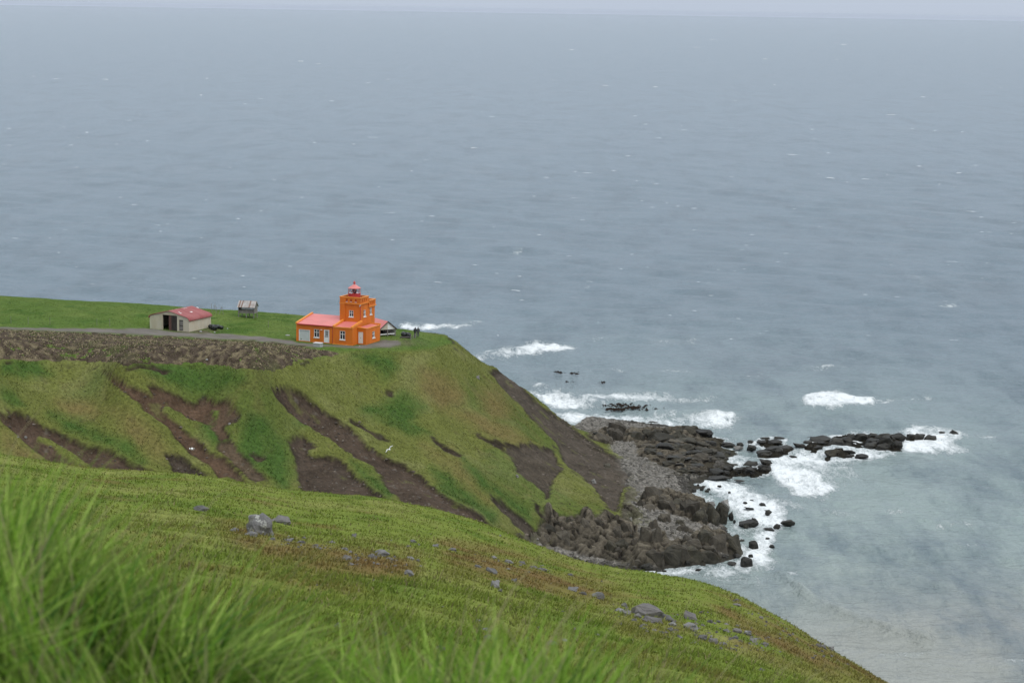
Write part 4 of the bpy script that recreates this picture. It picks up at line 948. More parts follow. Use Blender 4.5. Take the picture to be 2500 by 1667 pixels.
for k in range(nsh):
    x0 = -1.58 + k * 3.16 / nsh; x1 = x0 + 3.16 / nsh - .008
    mt = M['rusty'] if k in (1, 3, 9) else M['tin']
    MB().prism([(x0, -.2, 1.74), (x0, .9, 2.76), (x0, .9, 2.80), (x0, -.2, 1.78)], (x1 - x0, 0, 0)).build('roof_sheet', mt, hut)
    MB().prism([(x0, 2.0, 1.74), (x0, .905, 2.76), (x0, .905, 2.80), (x0, 2.0, 1.78)], (x1 - x0, 0, 0)).build('roof_sheet', mt if k != 4 else M['tin'], hut)

# ================================================================== WHITE SHED behind the lighthouse
sp = head_hit(946, 821)[0]
shed = thing('open_shed', 'small white boarded shed with red roof and open base behind the lighthouse', 'shed', (sp[0], sp[1], sp[2] + .1), math.radians(33))
# gable along x (towards back right), ridge along y (back left)
for x, h in [(-1.45, 1.05), (0, 1.05), (1.45, 1.05)]: MB().box(x - .07, x + .07, -.07, .07, -.8, h).build('post', M['greywood'], shed)
for k in range(12):
    x0 = -1.5 + .25 * k; x1 = x0 + .244
    t_ = lambda x: 1.12 + 1.18 * (1 - abs(x) / 1.5)
    MB().prism([(x0, -.03, 1.03), (x1, -.03, 1.03), (x1, -.03, t_(x1)), (x0, -.03, t_(x0))], (0, .05, 0)).build('board', M['white'] if k > 5 else M['cream'], shed)
MB().box(-1.4, 1.4, .0, .06, .20, .36).build('rail', M['white'], shed)
MB().box(-1.45, 1.45, 3.9, 3.98, -.8, 1.1).build('back_wall', M['darkwood'], shed)
MB().box(-1.5, -1.44, .07, 3.9, -.6, 1.08).build('side_wall', M['white'], shed); MB().box(1.44, 1.5, .07, 3.9, -.6, 1.08).build('side_wall', M['white'], shed)
MB().prism([(-1.72, -.18, .93), (0, -.18, 2.30), (0, -.18, 2.40), (-1.72, -.18, 1.03)], (0, 4.3, 0)).build('roof', M['red'], shed)
MB().prism([(1.72, -.18, .93), (.003, -.18, 2.30), (.003, -.18, 2.40), (1.72, -.18, 1.03)], (0, 4.3, 0)).build('roof', M['redpaint'], shed)
MB().prism([(-1.74, -.23, .90), (0, -.23, 2.28), (0, -.23, 2.42), (-1.74, -.23, 1.04)], (0, .045, 0)).build('bargeboard', M['darkwood'], shed)
MB().prism([(1.74, -.23, .90), (.003, -.23, 2.28), (.003, -.23, 2.42), (1.74, -.23, 1.04)], (0, .045, 0)).build('bargeboard', M['darkwood'], shed)

# ================================================================== UTILITY BOX, BALES, POSTS
up_ = head_hit(774, 848)[0]
ub = thing('utility_box', 'low pale concrete box standing at the edge of the track before the garage', 'box', (up_[0], up_[1], up_[2] - .05), math.radians(-20))
MB().box(-.62, .62, 0, .8, -.3, .66).build('body', M['concrete'], ub); MB().box(-.68, .68, -.05, .86, .66, .75).build('lid', M['steel'], ub)
MB().box(.5, .6, -.015, -.001, .1, .6).build('hinge_strip', M['garage'], ub)

def bale_mesh(name, r, ln, seed):
    bm_ = bmesh.new(); bmesh.ops.create_cone(bm_, cap_ends=True, segments=18, radius1=r, radius2=r, depth=ln)
    bmesh.ops.bevel(bm_, geom=[e for e in bm_.edges if len(e.link_faces) == 2 and e.calc_face_angle() > 1], offset=r * .28, segments=3, affect='EDGES')
    bmesh.ops.subdivide_edges(bm_, edges=bm_.edges[:], cuts=1)
    rr = random.Random(seed)
    for v in bm_.verts: v.co *= 1 + rr.uniform(-.035, .035); v.co.z *= 1 + .04 * math.sin(3 * math.atan2(v.co.y, v.co.x) + seed)
    bmesh.ops.rotate(bm_, verts=bm_.verts, matrix=Matrix.Rotation(math.pi / 2, 3, 'X'))
    me = bpy.data.meshes.new(name); bm_.to_mesh(me); bm_.free()
    for p in me.polygons: p.use_smooth = True
    me.materials.append(M['wrap']); return me
def put(me, name, loc, rot=(0, 0, 0), sc=(1, 1, 1), label=None, cat=None, group=None):
    o = bpy.data.objects.new(name, me); COL.objects.link(o); o.location = loc; o.rotation_euler = rot; o.scale = sc
    return tag(o, label, cat, group)
bm1 = bale_mesh('silage_bale', .62, 1.15, 1)
for (px, py, s_, rz, lab) in [(521.5, 806.5, .92, 1.0, 'largest black wrapped silage bale lying against the barn end'), (514, 803, .72, .3, 'black wrapped bale tucked behind the largest bale by the barn wall'),
                              (530, 803, .66, 1.9, 'black wrapped bale in the middle of the row by the barn'), (539, 804.5, .58, .8, 'rightmost black wrapped bale in the row beside the barn')]:
    p = head_hit(px, py)[0]
    put(bm1, 'silage_bale', (p[0], p[1] + .5, p[2] + .47 * s_), (0, 0, rz), (s_ * 1.0, s_ * .85, s_ * .8), lab, 'bale', 'silage bales beside the barn')
for (px, py, s_, rz, lab) in [(986, 823, .7, .5, 'left round black bale lying in the grass behind the lighthouse'), (996, 824, .66, .9, 'right round black bale lying in the grass behind the lighthouse')]:
    p = head_hit(px, py)[0]
    put(bm1, 'silage_bale', (p[0], p[1] + .5, p[2] + .55 * s_), (0, 0, rz), (s_, s_, s_), lab, 'bale', 'round bales behind the lighthouse')
p = head_hit(989, 825)[0]
pal = thing('log_pile', 'low dark pile of logs lying under the two round black bales', 'logs', (p[0], p[1], p[2]), .2)
for k in range(7): MB().bar((-.95 + .08 * k, -.35 + .1 * k, .08 + .05 * (k % 3)), (.95 - .05 * k, -.3 + .12 * k, .1 + .05 * (k % 2)), .09, 7).build('log', M['darkwood'], pal)
for i, (px, py, h, lean, lab) in enumerate([(517.3, 762, 1.5, -.02, 'tallest leaning grey post of the row left of the stilted hut'), (522, 759, 1.0, .03, 'short grey post second from the barn in the fence row'), (526.6, 760, 1.4, -.04, 'tall grey post in the middle of the fence row by the barn'), (528.6, 765, 1.1, .02, 'thin grey post leaning in the fence row before the hut')]):
    p = head_hit(px, py)[0]
    MBp = MB().bar((0, 0, -.3), (lean * 3, 0, h), .035, 5).build('fence_post', M['greywood'])
    MBp.location = p; tag(MBp, lab, 'post', 'fence posts by the barn')
for i, (px, py, lab) in enumerate([(27, 790, 'thin fence post nearest to the left frame edge along the track'), (69, 792, 'thin fence post second from the left frame edge along the track'), (122, 793, 'thin fence post third from the left frame edge along the track'),
                                   (237, 795, 'thin fence post left of the pair that stands before the cream barn'), (268, 796, 'thin fence post right of the pair that stands before the cream barn'), (655, 800, 'thin fence post in grass between the barn and the lighthouse')]):
    p = head_hit(px, py)[0]
    q = MB().bar((0, 0, -.3), (.02 * (i % 3 - 1), 0, 1.15), .03, 5).build('fence_post', M['greywood']); q.location = p; tag(q, lab, 'post', 'fence posts along the track')
p = head_hit(541, 768)[0]
fr_ = thing('wooden_frame', 'leaning wooden a-frame of thin poles in the grass beside the hut', 'frame', tuple(p), .2)
MB().bar((-.5, 0, -.2), (.05, 0, 1.35), .035, 5).build('pole', M['greywood'], fr_); MB().bar((.35, .1, -.2), (.05, 0, 1.35), .035, 5).build('pole', M['greywood'], fr_)
for (px, py, h, r, lab) in [(1009, 826.5, .55, .07, 'short pale driftwood stump left of the two walkers'), (1013.5, 826, .8, .085, 'tall pale driftwood post standing before the two walkers'), (1003, 829, .8, .07, 'thin grey post standing beside the round bales behind the lighthouse')]:
    p = head_hit(px, py)[0]
    q = MB().lathe([(r * 1.2, -.3), (r * 1.1, 0), (r * .9, h * .5), (r, h * .8), (r * .7, h), (r * .2, h + .03)], (0, 0), 8).build('driftwood_post', M['greywood']); q.location = p; tag(q, lab, 'post')
for (px, py, s_, lab) in [(845, 844, .2, 'small white stone on the track before the annex door'), (878, 845, .18, 'small pale stone on the track right of the annex door'), (702, 819, .32, 'long pale slab lying in the grass left of the garage'),
                          (490, 809.5, .3, 'pale stone lying at the foot of the barn wall'), (524, 811.5, .22, 'pale stone lying on the dirt before the black bales'), (555, 802.5, .2, 'small white stone in grass right of the black bales'), (505, 878, .25, 'white stone lying in the lower ploughed field')]:
    p = head_hit(px, py)[0]
    mb = MB().lathe([(.5, -.3), (.62, .05), (.45, .38), (.1, .5)], (0, 0), 7); 
    q = mb.build('stone', M['concrete']); q.location = p; q.scale = (s_ * (2.2 if 'slab' in lab else 1.2), s_, s_); tag(q, lab, 'stone')

# ================================================================== TWO WALKERS
def person(loc, rz, jacket, label, arm_bend, pack):
    v = [(0, 0, .92), (0, .01, 1.12), (0, 0, 1.38), (0, -.01, 1.50), (0, -.03, 1.60), (0, -.03, 1.72), (.1, 0, .86), (.12, .03, .48), (.12, 0, .10), (.12, -.14, .04), (-.1, 0, .86), (-.11, -.04, .48), (-.11, .02, .10), (-.11, -.12, .04),
         (.20, 0, 1.38), (.27, .02, 1.12), (.22, -.14 * arm_bend, .92), (.20, -.2 * arm_bend, .84), (-.20, 0, 1.38), (-.27, .02, 1.12), (-.22, -.14 * arm_bend, .92), (-.20, -.2 * arm_bend, .84)]
    e = [(0, 1), (1, 2), (2, 3), (3, 4), (4, 5), (0, 6), (6, 7), (7, 8), (8, 9), (0, 10), (10, 11), (11, 12), (12, 13), (2, 14), (14, 15), (15, 16), (16, 17), (2, 18), (18, 19), (19, 20), (20, 21)]
    r = [.17, .17, .18, .075, .115, .10, .11, .085, .06, .05, .11, .085, .06, .05, .09, .065, .05, .04, .09, .065, .05, .04]
    me = bpy.data.meshes.new('tmp'); me.from_pydata(v, e, []); t_ = bpy.data.objects.new('tmp', me); COL.objects.link(t_)
    sk = t_.modifiers.new('s', 'SKIN'); t_.modifiers.new('b', 'SUBSURF').levels = 1
    for i, q in enumerate(me.skin_vertices[0].data): q.radius = (r[i], r[i] * (.72 if i < 3 else 1)); q.use_root = i == 0
    dg = bpy.context.evaluated_depsgraph_get(); out = bpy.data.meshes.new_from_object(t_.evaluated_get(dg)); bpy.data.objects.remove(t_); bpy.data.meshes.remove(me)
    out.name = 'person'; out.materials.clear()
    for m_ in (M['trousers'], jacket, M['skin'], M['hair'], M['black']): out.materials.append(m_)
    for p in out.polygons:
        z = p.center.z; p.use_smooth = True
        p.material_index = 4 if z < .09 else 0 if z < .86 and abs(p.center.x) < .19 else 2 if z < .9 and abs(p.center.x) >= .19 else 1 if z < 1.5 else (2 if p.center.y < -.07 and z < 1.74 else 3)
    o = put(out, 'person', loc, (0, 0, rz), (1, 1, 1), label, 'person')
    if pack:
        q = MB().prism([(-.15, .12, 1.0), (.15, .12, 1.0), (.13, .12, 1.42), (-.13, .12, 1.42)], (0, .16, 0)).build('backpack', M['hair'], o)
    return o
p = head_hit(1013.5, 824)[0]; person((p[0], p[1], p[2]), math.radians(150), M['jacket'], 'person in dark hooded jacket with backpack standing left of the pair by the cliff edge', 1.2, True)
p = head_hit(1020.5, 823.5)[0]; person((p[0], p[1] + .1, p[2]), math.radians(205), M['olive'], 'person in grey olive jacket standing right of the pair by the cliff edge', .6, False)

# ================================================================== GULLS
def gull(px, py, y, span, roll, yaw, pitch, label):
    p = at_depth(px, py, y)
    g = thing('gull', label, 'bird', tuple(p)); g.rotation_euler = (pitch, roll, yaw)
    MB().lathe([(.005, -.28), (.05, -.2), (.085, -.05), (.08, .08), (.05, .18), (.055, .22), (.04, .27), (.01, .29)], (0, 0), 10).build('body', M['gull'], g, True).rotation_euler = (math.pi / 2, 0, math.pi)
    for s_ in (-1, 1):
        h = span / 2
        MB().prism([(s_ * .05, -.10, .03), (s_ * .05, .10, .03), (s_ * h * .45, .15, .15), (s_ * h, -.10, .06), (s_ * h * .97, -.16, .06), (s_ * h * .45, -.05, .15)], (0, 0, .025)).build('wing', M['gull'], g)
    MB().prism([(-.04, -.24, 0), (.04, -.24, 0), (.09, -.38, 0), (-.09, -.38, 0)], (0, 0, .015)).build('tail', M['gull'], g)
gull(467, 1096, 262, 1.35, .15, 1.2, .1, 'white gull gliding low over the brown gully on the left')
gull(951, 1096, 268, 1.30, -.75, .15, .1, 'white gull banking steeply over the middle of the green slope')
# ================================================================== ROCKS
def rock_material(name, c0, c1, rough, lichen=None, wet=0.0, scale=1.2):
    m, t, b = mat_new(name); L = t.links.new; N = t.nodes.new
    ge = N('ShaderNodeNewGeometry'); oi = N('ShaderNodeObjectInfo')
    def nz_(s, d=6, r=.65):
        n = N('ShaderNodeTexNoise'); n.inputs['Scale'].default_value = s; n.inputs['Detail'].default_value = d; n.inputs['Roughness'].default_value = r
        L(ge.outputs['Position'], n.inputs['Vector']); return n
    n1 = nz_(scale); r1 = N('ShaderNodeValToRGB'); r1.color_ramp.elements[0].position = .3; r1.color_ramp.elements[1].position = .72
    r1.color_ramp.elements[0].color = c0 + (1,); r1.color_ramp.elements[1].color = c1 + (1,); L(n1.outputs[0], r1.inputs[0])
    mr = N('ShaderNodeMapRange'); mr.inputs[3].default_value = .7; mr.inputs[4].default_value = 1.35; L(oi.outputs['Random'], mr.inputs[0])
    sc = N('ShaderNodeVectorMath'); sc.operation = 'SCALE'; L(r1.outputs[0], sc.inputs[0]); L(mr.outputs[0], sc.inputs['Scale']); out = sc.outputs[0]
    if lichen:
        n2 = nz_(lichen[1], 5, .6); r2 = N('ShaderNodeValToRGB'); r2.color_ramp.elements[0].position = lichen[2]; r2.color_ramp.elements[1].position = lichen[2] + .06
        L(n2.outputs[0], r2.inputs[0]); mxx = N('ShaderNodeMix'); mxx.data_type = 'RGBA'; mxx.inputs[7].default_value = lichen[0] + (1,)
        L(r2.outputs[0], mxx.inputs[0]); L(out, mxx.inputs[6]); out = mxx.outputs[2]
    L(out, b.inputs['Base Color']); b.inputs['Roughness'].default_value = rough; b.inputs['Specular IOR Level'].default_value = .3
    bu = N('ShaderNodeBump'); bu.inputs['Strength'].default_value = .9; bu.inputs['Distance'].default_value = .12 / scale
    n3 = nz_(scale * 4, 6, .7); L(n3.outputs[0], bu.inputs['Height']); L(bu.outputs[0], b.inputs['Normal'])
    return m
R_DRY = rock_material('dry_brown_rock', (.036, .031, .024), (.098, .085, .065), .9)
R_WET = rock_material('wet_dark_rock', (.010, .0095, .008), (.034, .031, .023), .55)
R_MID = rock_material('weedy_rock', (.018, .0165, .012), (.060, .053, .036), .75)
R_PALE = rock_material('pale_grey_rock', (.12, .115, .105), (.24, .23, .215), .9)
R_HILL = rock_material('lichen_grey_rock', (.085, .083, .082), (.20, .195, .19), .9, ((.40, .40, .37), 7.0, .63), scale=5)
R_PURP = rock_material('purplish_stone', (.078, .073, .070), (.160, .150, .145), .9, ((.28, .27, .26), 9.0, .68), scale=6)
def rock_mesh(seed, mat, npts=26, flat=1.0, angular=.8):
    rr = np.random.default_rng(seed)
    p = rr.normal(size=(npts, 3)); p /= np.linalg.norm(p, axis=1)[:, None]
    p = np.sign(p) * np.abs(p) ** angular; p *= (.82 + .3 * rr.random((npts, 1)))
    bm_ = bmesh.new()
    for q in p: bm_.verts.new(q)
    g = bmesh.ops.convex_hull(bm_, input=bm_.verts)
    bmesh.ops.delete(bm_, geom=[v for v in bm_.verts if not v.link_faces], context='VERTS')
    bmesh.ops.bevel(bm_, geom=bm_.edges[:], offset=.05, segments=1, affect='EDGES', profile=.6)
    bmesh.ops.triangulate(bm_, faces=bm_.faces[:])
    long_ = [e for e in bm_.edges if e.calc_length() > .38]
    bmesh.ops.subdivide_edges(bm_, edges=long_, cuts=1, use_grid_fill=False)
    bmesh.ops.triangulate(bm_, faces=bm_.faces[:])
    for v in bm_.verts:
        c = v.co; k = 1 + .10 * math.sin(4.1 * c.x + seed) * math.sin(3.7 * c.y + 2.1 * seed) + .07 * math.sin(7.3 * c.z + 1.3 * seed + 5 * c.x) + rr.uniform(-.035, .035)
        v.co = c * k
    xs = [v.co for v in bm_.verts]
    lo = Vector([min(c[i] for c in xs) for i in range(3)]); hi = Vector([max(c[i] for c in xs) for i in range(3)])
    for v in bm_.verts: v.co = Vector(((v.co[i] - lo[i]) / (hi[i] - lo[i]) - .5) for i in range(3))
    me = bpy.data.meshes.new('rock'); bm_.to_mesh(me); bm_.free(); me.materials.append(mat); return me
ROCK = {k: [rock_mesh(100 * i + j, m, np_, 1, an) for j in range(7)] for i, (k, m, np_, an) in enumerate([('dry', R_DRY, 22, .7), ('wet', R_WET, 26, .8), ('mid', R_MID, 26, .8), ('pale', R_PALE, 20, .7), ('hill', R_HILL, 24, .85), ('purp', R_PURP, 22, .8)])}
rk = random.Random(3)
LABELS = {'reef': ('dark wet boulder of the reef with surf breaking round it', 'rock', 'boulders of the wave washed reef'),
          'wash': ('dark wet rock lying in the white wash along the shore', 'rock', 'rocks in the white wash'),
          'shelf': ('low weedy dark rock of the flat shore shelf', 'rock', 'weedy rocks of the shore shelf'),
          'mid': ('angular brown boulder on the stony beach below the cliff', 'rock', 'boulders on the stony beach'),
          'butt': ('cracked brown rock block of the cliff foot', 'rock', 'cracked blocks of the cliff foot'),
          'rim': ('dark craggy rock along the outer rim of the shore shelf', 'rock', 'craggy rocks of the shelf rim')}
def shore_rock(cx, by_, w, h, kind, grp, label=None, deep=.85, lift=None, name='rock'):
    """a rock whose lowest visible row is by_, w wide and h high in 2500 px units"""
    b = at_level(cx, by_, 0)
    zt = max(float(head_z(b[0], b[1])) if HX0 < b[0] < HX1 and HY0 < b[1] < HY1 else -1, 0)
    if zt > .15:
        q = head_hit(cx, by_)[0]
        if not np.isnan(q[1]): b = q; zt = q[2]
    k = b[1] / F_PX / math.cos(.15); W = w * k; D = max(.6 * W, min(W * deep, 5.5)); Hh = max(.25, h * k * (.95 if grp in ('reef', 'shelf') else 1.18) - D * .06)
    me = rk.choice(ROCK[kind]); sink = .55 if grp in ('mid', 'butt', 'rim') else .38
    o = bpy.data.objects.new(name, me); COL.objects.link(o)
    tot = Hh / (1 - sink)
    o.scale = (W * 1.04, D, tot); o.location = (b[0], b[1] + D * .42, zt + tot * (.5 - sink)); 
    o.rotation_euler = (rk.uniform(-.15, .15), rk.uniform(-.12, .12), rk.choice((0, math.pi)) + rk.uniform(-.35, .35))
    l = LABELS[grp]; tag(o, label or l[0], l[1], l[2])
    if not label: UNNAMED.append((o, cx, by_, w, h, kind, grp))
    return o
UNNAMED = []
z5 = lambda l: zoomed(1450, 1000, 3.734, l)
z6 = lambda l: zoomed(1850, 920, 3.618, l)
def place(lst, s, kind, grp):
    for r in lst: shore_rock(r[0], r[1], r[2] / s, r[3] / s, r[4] if len(r) > 4 else kind, grp, r[5] if len(r) > 5 else None)
place(z6([(60,830,110,60),(75,770,110,45),(70,690,150,45),(160,665,160,40),(250,645,150,30),(375,630,120,45),(520,635,110,30),(550,585,220,45),(700,605,150,80),(790,605,140,85),(830,560,100,65),(920,555,120,60),(1030,550,100,50),(1130,560,150,65),(1240,555,140,60),(1020,612,140,75),(1130,605,140,85),(1130,575,90,65),(1000,640,120,60),(1120,655,150,75),(1240,620,90,60),(800,615,110,35),
          (680,695,150,78,'mid','big dark boulder standing in the white wash in front of the reef'),(800,678,160,30),(800,710,70,22),(925,718,120,35),(1360,550,90,50),(1430,553,100,55),(1530,555,110,45),(1635,500,60,20),(1740,520,80,55,'wet','lone dark rock at the far right tip of the reef'),(320,712,80,18),(570,597,80,25),(450,590,90,26)]), 3.618, 'wet', 'reef')
place(z5([(1000,255,190,80),(1090,330,100,50),(1220,340,160,48),(1330,330,80,35),(1320,355,90,25,'pale','pale flat rock between the dark shelf and the channel'),(1440,365,90,45),(1540,312,110,36),(1650,312,150,34),(1570,272,100,24),(1690,272,110,28),(1430,300,60,25),(1220,400,60,25),(1530,410,90,50),(1610,385,120,42),(1720,368,130,34),(1570,500,120,48),(1430,510,130,42),(1230,560,110,60),(1330,578,110,55),(1430,580,120,60),(1570,555,100,50),(1110,592,160,52),(1210,600,80,45),(1140,640,230,30),(1330,660,110,12)]), 3.734, 'wet', 'shelf')
place(z5([(860,640,50,38),(915,755,45,30),(985,730,45,25),(1030,750,40,18),(1045,730,40,15),(1145,703,40,14),(1235,765,30,18),(1365,810,30,15),(1380,860,50,18),(1440,835,50,12),(1540,880,60,28),(1420,910,100,14),(1590,955,70,35),(1250,990,50,55),(1280,1025,25,20),(1410,1065,180,50),(1390,1075,60,40),(1465,1045,70,55),(1770,1050,130,40),(1680,1075,80,30),(1600,1100,100,15),
          (1455,1265,110,65,'wet','squat dark rock alone in the foam beyond the lower outcrop'),(1350,1205,50,22),(1625,1260,50,28),(1585,1180,40,12),(1400,1420,140,70,'wet','large dark rock in the foam nearest to the grassy hill'),(1310,1340,80,20),(1200,1355,60,12),(1250,1415,100,22),(1430,1340,50,20),(955,1470,60,18),(590,1480,60,22),(640,1485,50,22),(480,1465,120,60),(855,1415,50,35),(1065,780,24,14),(1130,800,26,12),(950,690,22,12)]), 3.734, 'wet', 'wash')
place(z5([(1190,905,100,75,'pale','pale grey angular boulder at the edge of the white wash'),(1060,865,100,38,'pale'),(1070,1040,140,160,'mid'),(1160,1035,130,165,'mid'),(1010,1045,60,60,'mid'),(1130,1300,200,140,'dry'),(1270,1305,180,150,'mid'),(1050,1300,160,60,'dry'),(1010,1210,160,100,'mid'),(1100,1150,90,50,'dry'),(880,1385,230,120,'mid'),(1040,1395,200,95,'mid'),(700,1412,220,140,'mid'),(560,1405,180,120,'dry'),(400,1405,170,100,'dry'),(780,1330,200,100,'dry'),
          (540,800,200,90,'dry'),(620,815,120,60,'dry'),(760,865,150,75,'mid'),(880,950,200,110,'dry'),(970,1000,150,100,'mid'),(660,905,180,85,'dry'),(440,885,130,110,'dry'),(500,935,150,60,'dry'),(650,1025,120,70,'dry'),(540,1090,120,85,'dry'),(470,1200,130,120,'dry'),(570,1210,150,130,'dry'),(790,1060,90,50,'mid'),(800,1110,120,60,'dry'),(870,1125,100,50,'dry'),(730,1150,80,60,'dry'),(330,1000,44,28,'pale','pale rounded boulder on the scree above the cracked cliff foot'),(910,1250,150,60,'dry'),(860,1190,110,40,'dry')]), 3.734, 'dry', 'mid')
place(z5([(170,235,120,60,'dry'),(205,280,150,90,'dry'),(60,285,160,70,'dry'),(20,230,60,25,'wet'),(480,228,120,72),(580,222,80,38),(660,222,90,55),(770,217,110,42),(870,217,130,58),(610,275,260,80,'mid'),(750,275,150,70,'mid'),(370,265,150,60,'mid'),(120,300,120,50,'dry'),(300,240,110,40),(440,280,120,50,'mid'),(540,260,110,60,'mid'),(830,280,120,50)]), 3.734, 'mid', 'rim')
o = shore_rock(*z5([(205, 210)])[0], 170 / 3.734, 62 / 3.734, 'dry', 'rim', 'flat topped brown rock slab overhanging the shore at the cliff foot'); o.location.z += .5; o.rotation_euler = (0, .06, .1)
shelf = z5([(430,300),(850,280),(1050,300),(1150,400),(1080,480),(1000,590),(800,580),(560,480),(440,400)])
n = 0
while n < 75:
    x = rk.uniform(1560, 1760); y = rk.uniform(1075, 1160)
    if poly_dist(np.array([x]), np.array([y]), shelf)[0] > 0:
        w = rk.uniform(12, 46); shore_rock(x, y, w, w * rk.uniform(.18, .42), rk.choice(('mid', 'mid', 'wet', 'dry')), 'shelf'); n += 1
butt = z4([(720,1040),(820,1090),(900,1105),(1000,1045),(1060,1100),(1150,1070),(1250,1110),(1387,1180),(1387,1420),(1100,1390),(900,1350),(800,1320),(640,1280),(700,1180)])
n = 0
while n < 18:
    x = rk.uniform(1300, 1570); y = rk.uniform(1230, 1380)
    if poly_dist(np.array([x]), np.array([y]), butt)[0] > 2:
        w = rk.uniform(14, 46); shore_rock(x, y, w, w * rk.uniform(.4, .75), rk.choice(('dry', 'dry', 'mid')), 'butt', deep=.6); n += 1
# tell the shore rocks apart by size, shape, colour and what they lie beside
def zone(grp, x, y):
    if grp == 'reef': return 'of the far reef nearest the curling breaker' if x < 1985 else 'in the main cluster of the far reef' if x < 2210 else 'at the splashed right end of the far reef'
    if grp == 'shelf': return 'in the channel between shelf and reef' if x > 1760 else 'on the upper part of the weedy shelf' if y < 1100 else 'on the middle of the weedy shelf' if y < 1135 else 'along the lower rim of the weedy shelf'
    if grp == 'wash': return 'in the foam below the weedy shelf' if y < 1215 else 'in the foam off the middle outcrop' if y < 1295 else 'in the foam off the lower outcrop'
    if grp == 'mid': return 'on the beach by the shelf' if y < 1225 else 'on the middle beach outcrop' if y < 1290 else 'of the lower beach outcrop'
    if grp == 'butt': return 'high in the cracked cliff foot' if y < 1290 else 'in the middle of the cracked cliff foot' if y < 1335 else 'low in the cracked cliff foot'
    return 'beside the overhanging slab at the cliff foot' if x < 1540 else 'along the seaward rim of the shelf'
CLR = {'wet': 'black wet', 'mid': 'dark weedy', 'dry': 'brown', 'pale': 'pale grey'}
sets = {}
for o, x, y, w, h, kind, grp in UNNAMED:
    size = 'small' if w < 18 else 'medium' if w < 32 else 'large' if w < 48 else 'huge'
    shape = 'flat' if h < .3 * w else 'low' if h < .5 * w else 'rounded' if h < .72 * w else 'blocky'
    sets.setdefault(f'{size} {shape} {CLR[kind]} rock {zone(grp, x, y)}', []).append((x, o))
ORD = ['leftmost', 'second', 'third', 'fourth', 'fifth', 'sixth', 'seventh', 'eighth', 'ninth', 'tenth', 'eleventh', 'twelfth']
for k, l in sets.items():
    l.sort(key=lambda q: q[0])
    for i, (x, o) in enumerate(l):
        o['label'] = k if len(l) == 1 else ('rightmost ' + k if i == len(l) - 1 else 'leftmost ' + k if i == 0 else f'{ORD[i]} from left {k}' if i < 12 else k)
# stones on the slopes
for px, py, w, h, kind, lab in [(1166, 925, 13, 9, 'pale', 'pale rock with dark side high on the slope near the cliff crest'), (1450, 1180, 14, 12, 'pale', 'white quartz like rock low on the dark scree'), (1481, 1142, 26, 14, 'mid', 'dark rock knob jutting from the grassy cliff foot'),
                                (560, 1038, 10, 8, 'pale', 'pale brown block lying in the brown landslip'), (62, 1070, 9, 7, 'pale', 'pale stone in the left landslip'), (43, 1069, 7, 5, 'pale', 'smaller pale stone in the left landslip near the frame edge'), (1262, 1165, 9, 8, 'pale', 'pale stone in the scree halfway down the slope')]:
    q = head_hit(px, py)[0]; k = q[1] / F_PX
    o = put(rk.choice(ROCK[kind]), 'stone', (q[0], q[1] + w * k * .3, q[2] + h * k * .25), (rk.uniform(-.3, .3), rk.uniform(-.3, .3), rk.uniform(0, 6)), (w * k, w * k * .8, h * k * 1.2), lab, 'stone')

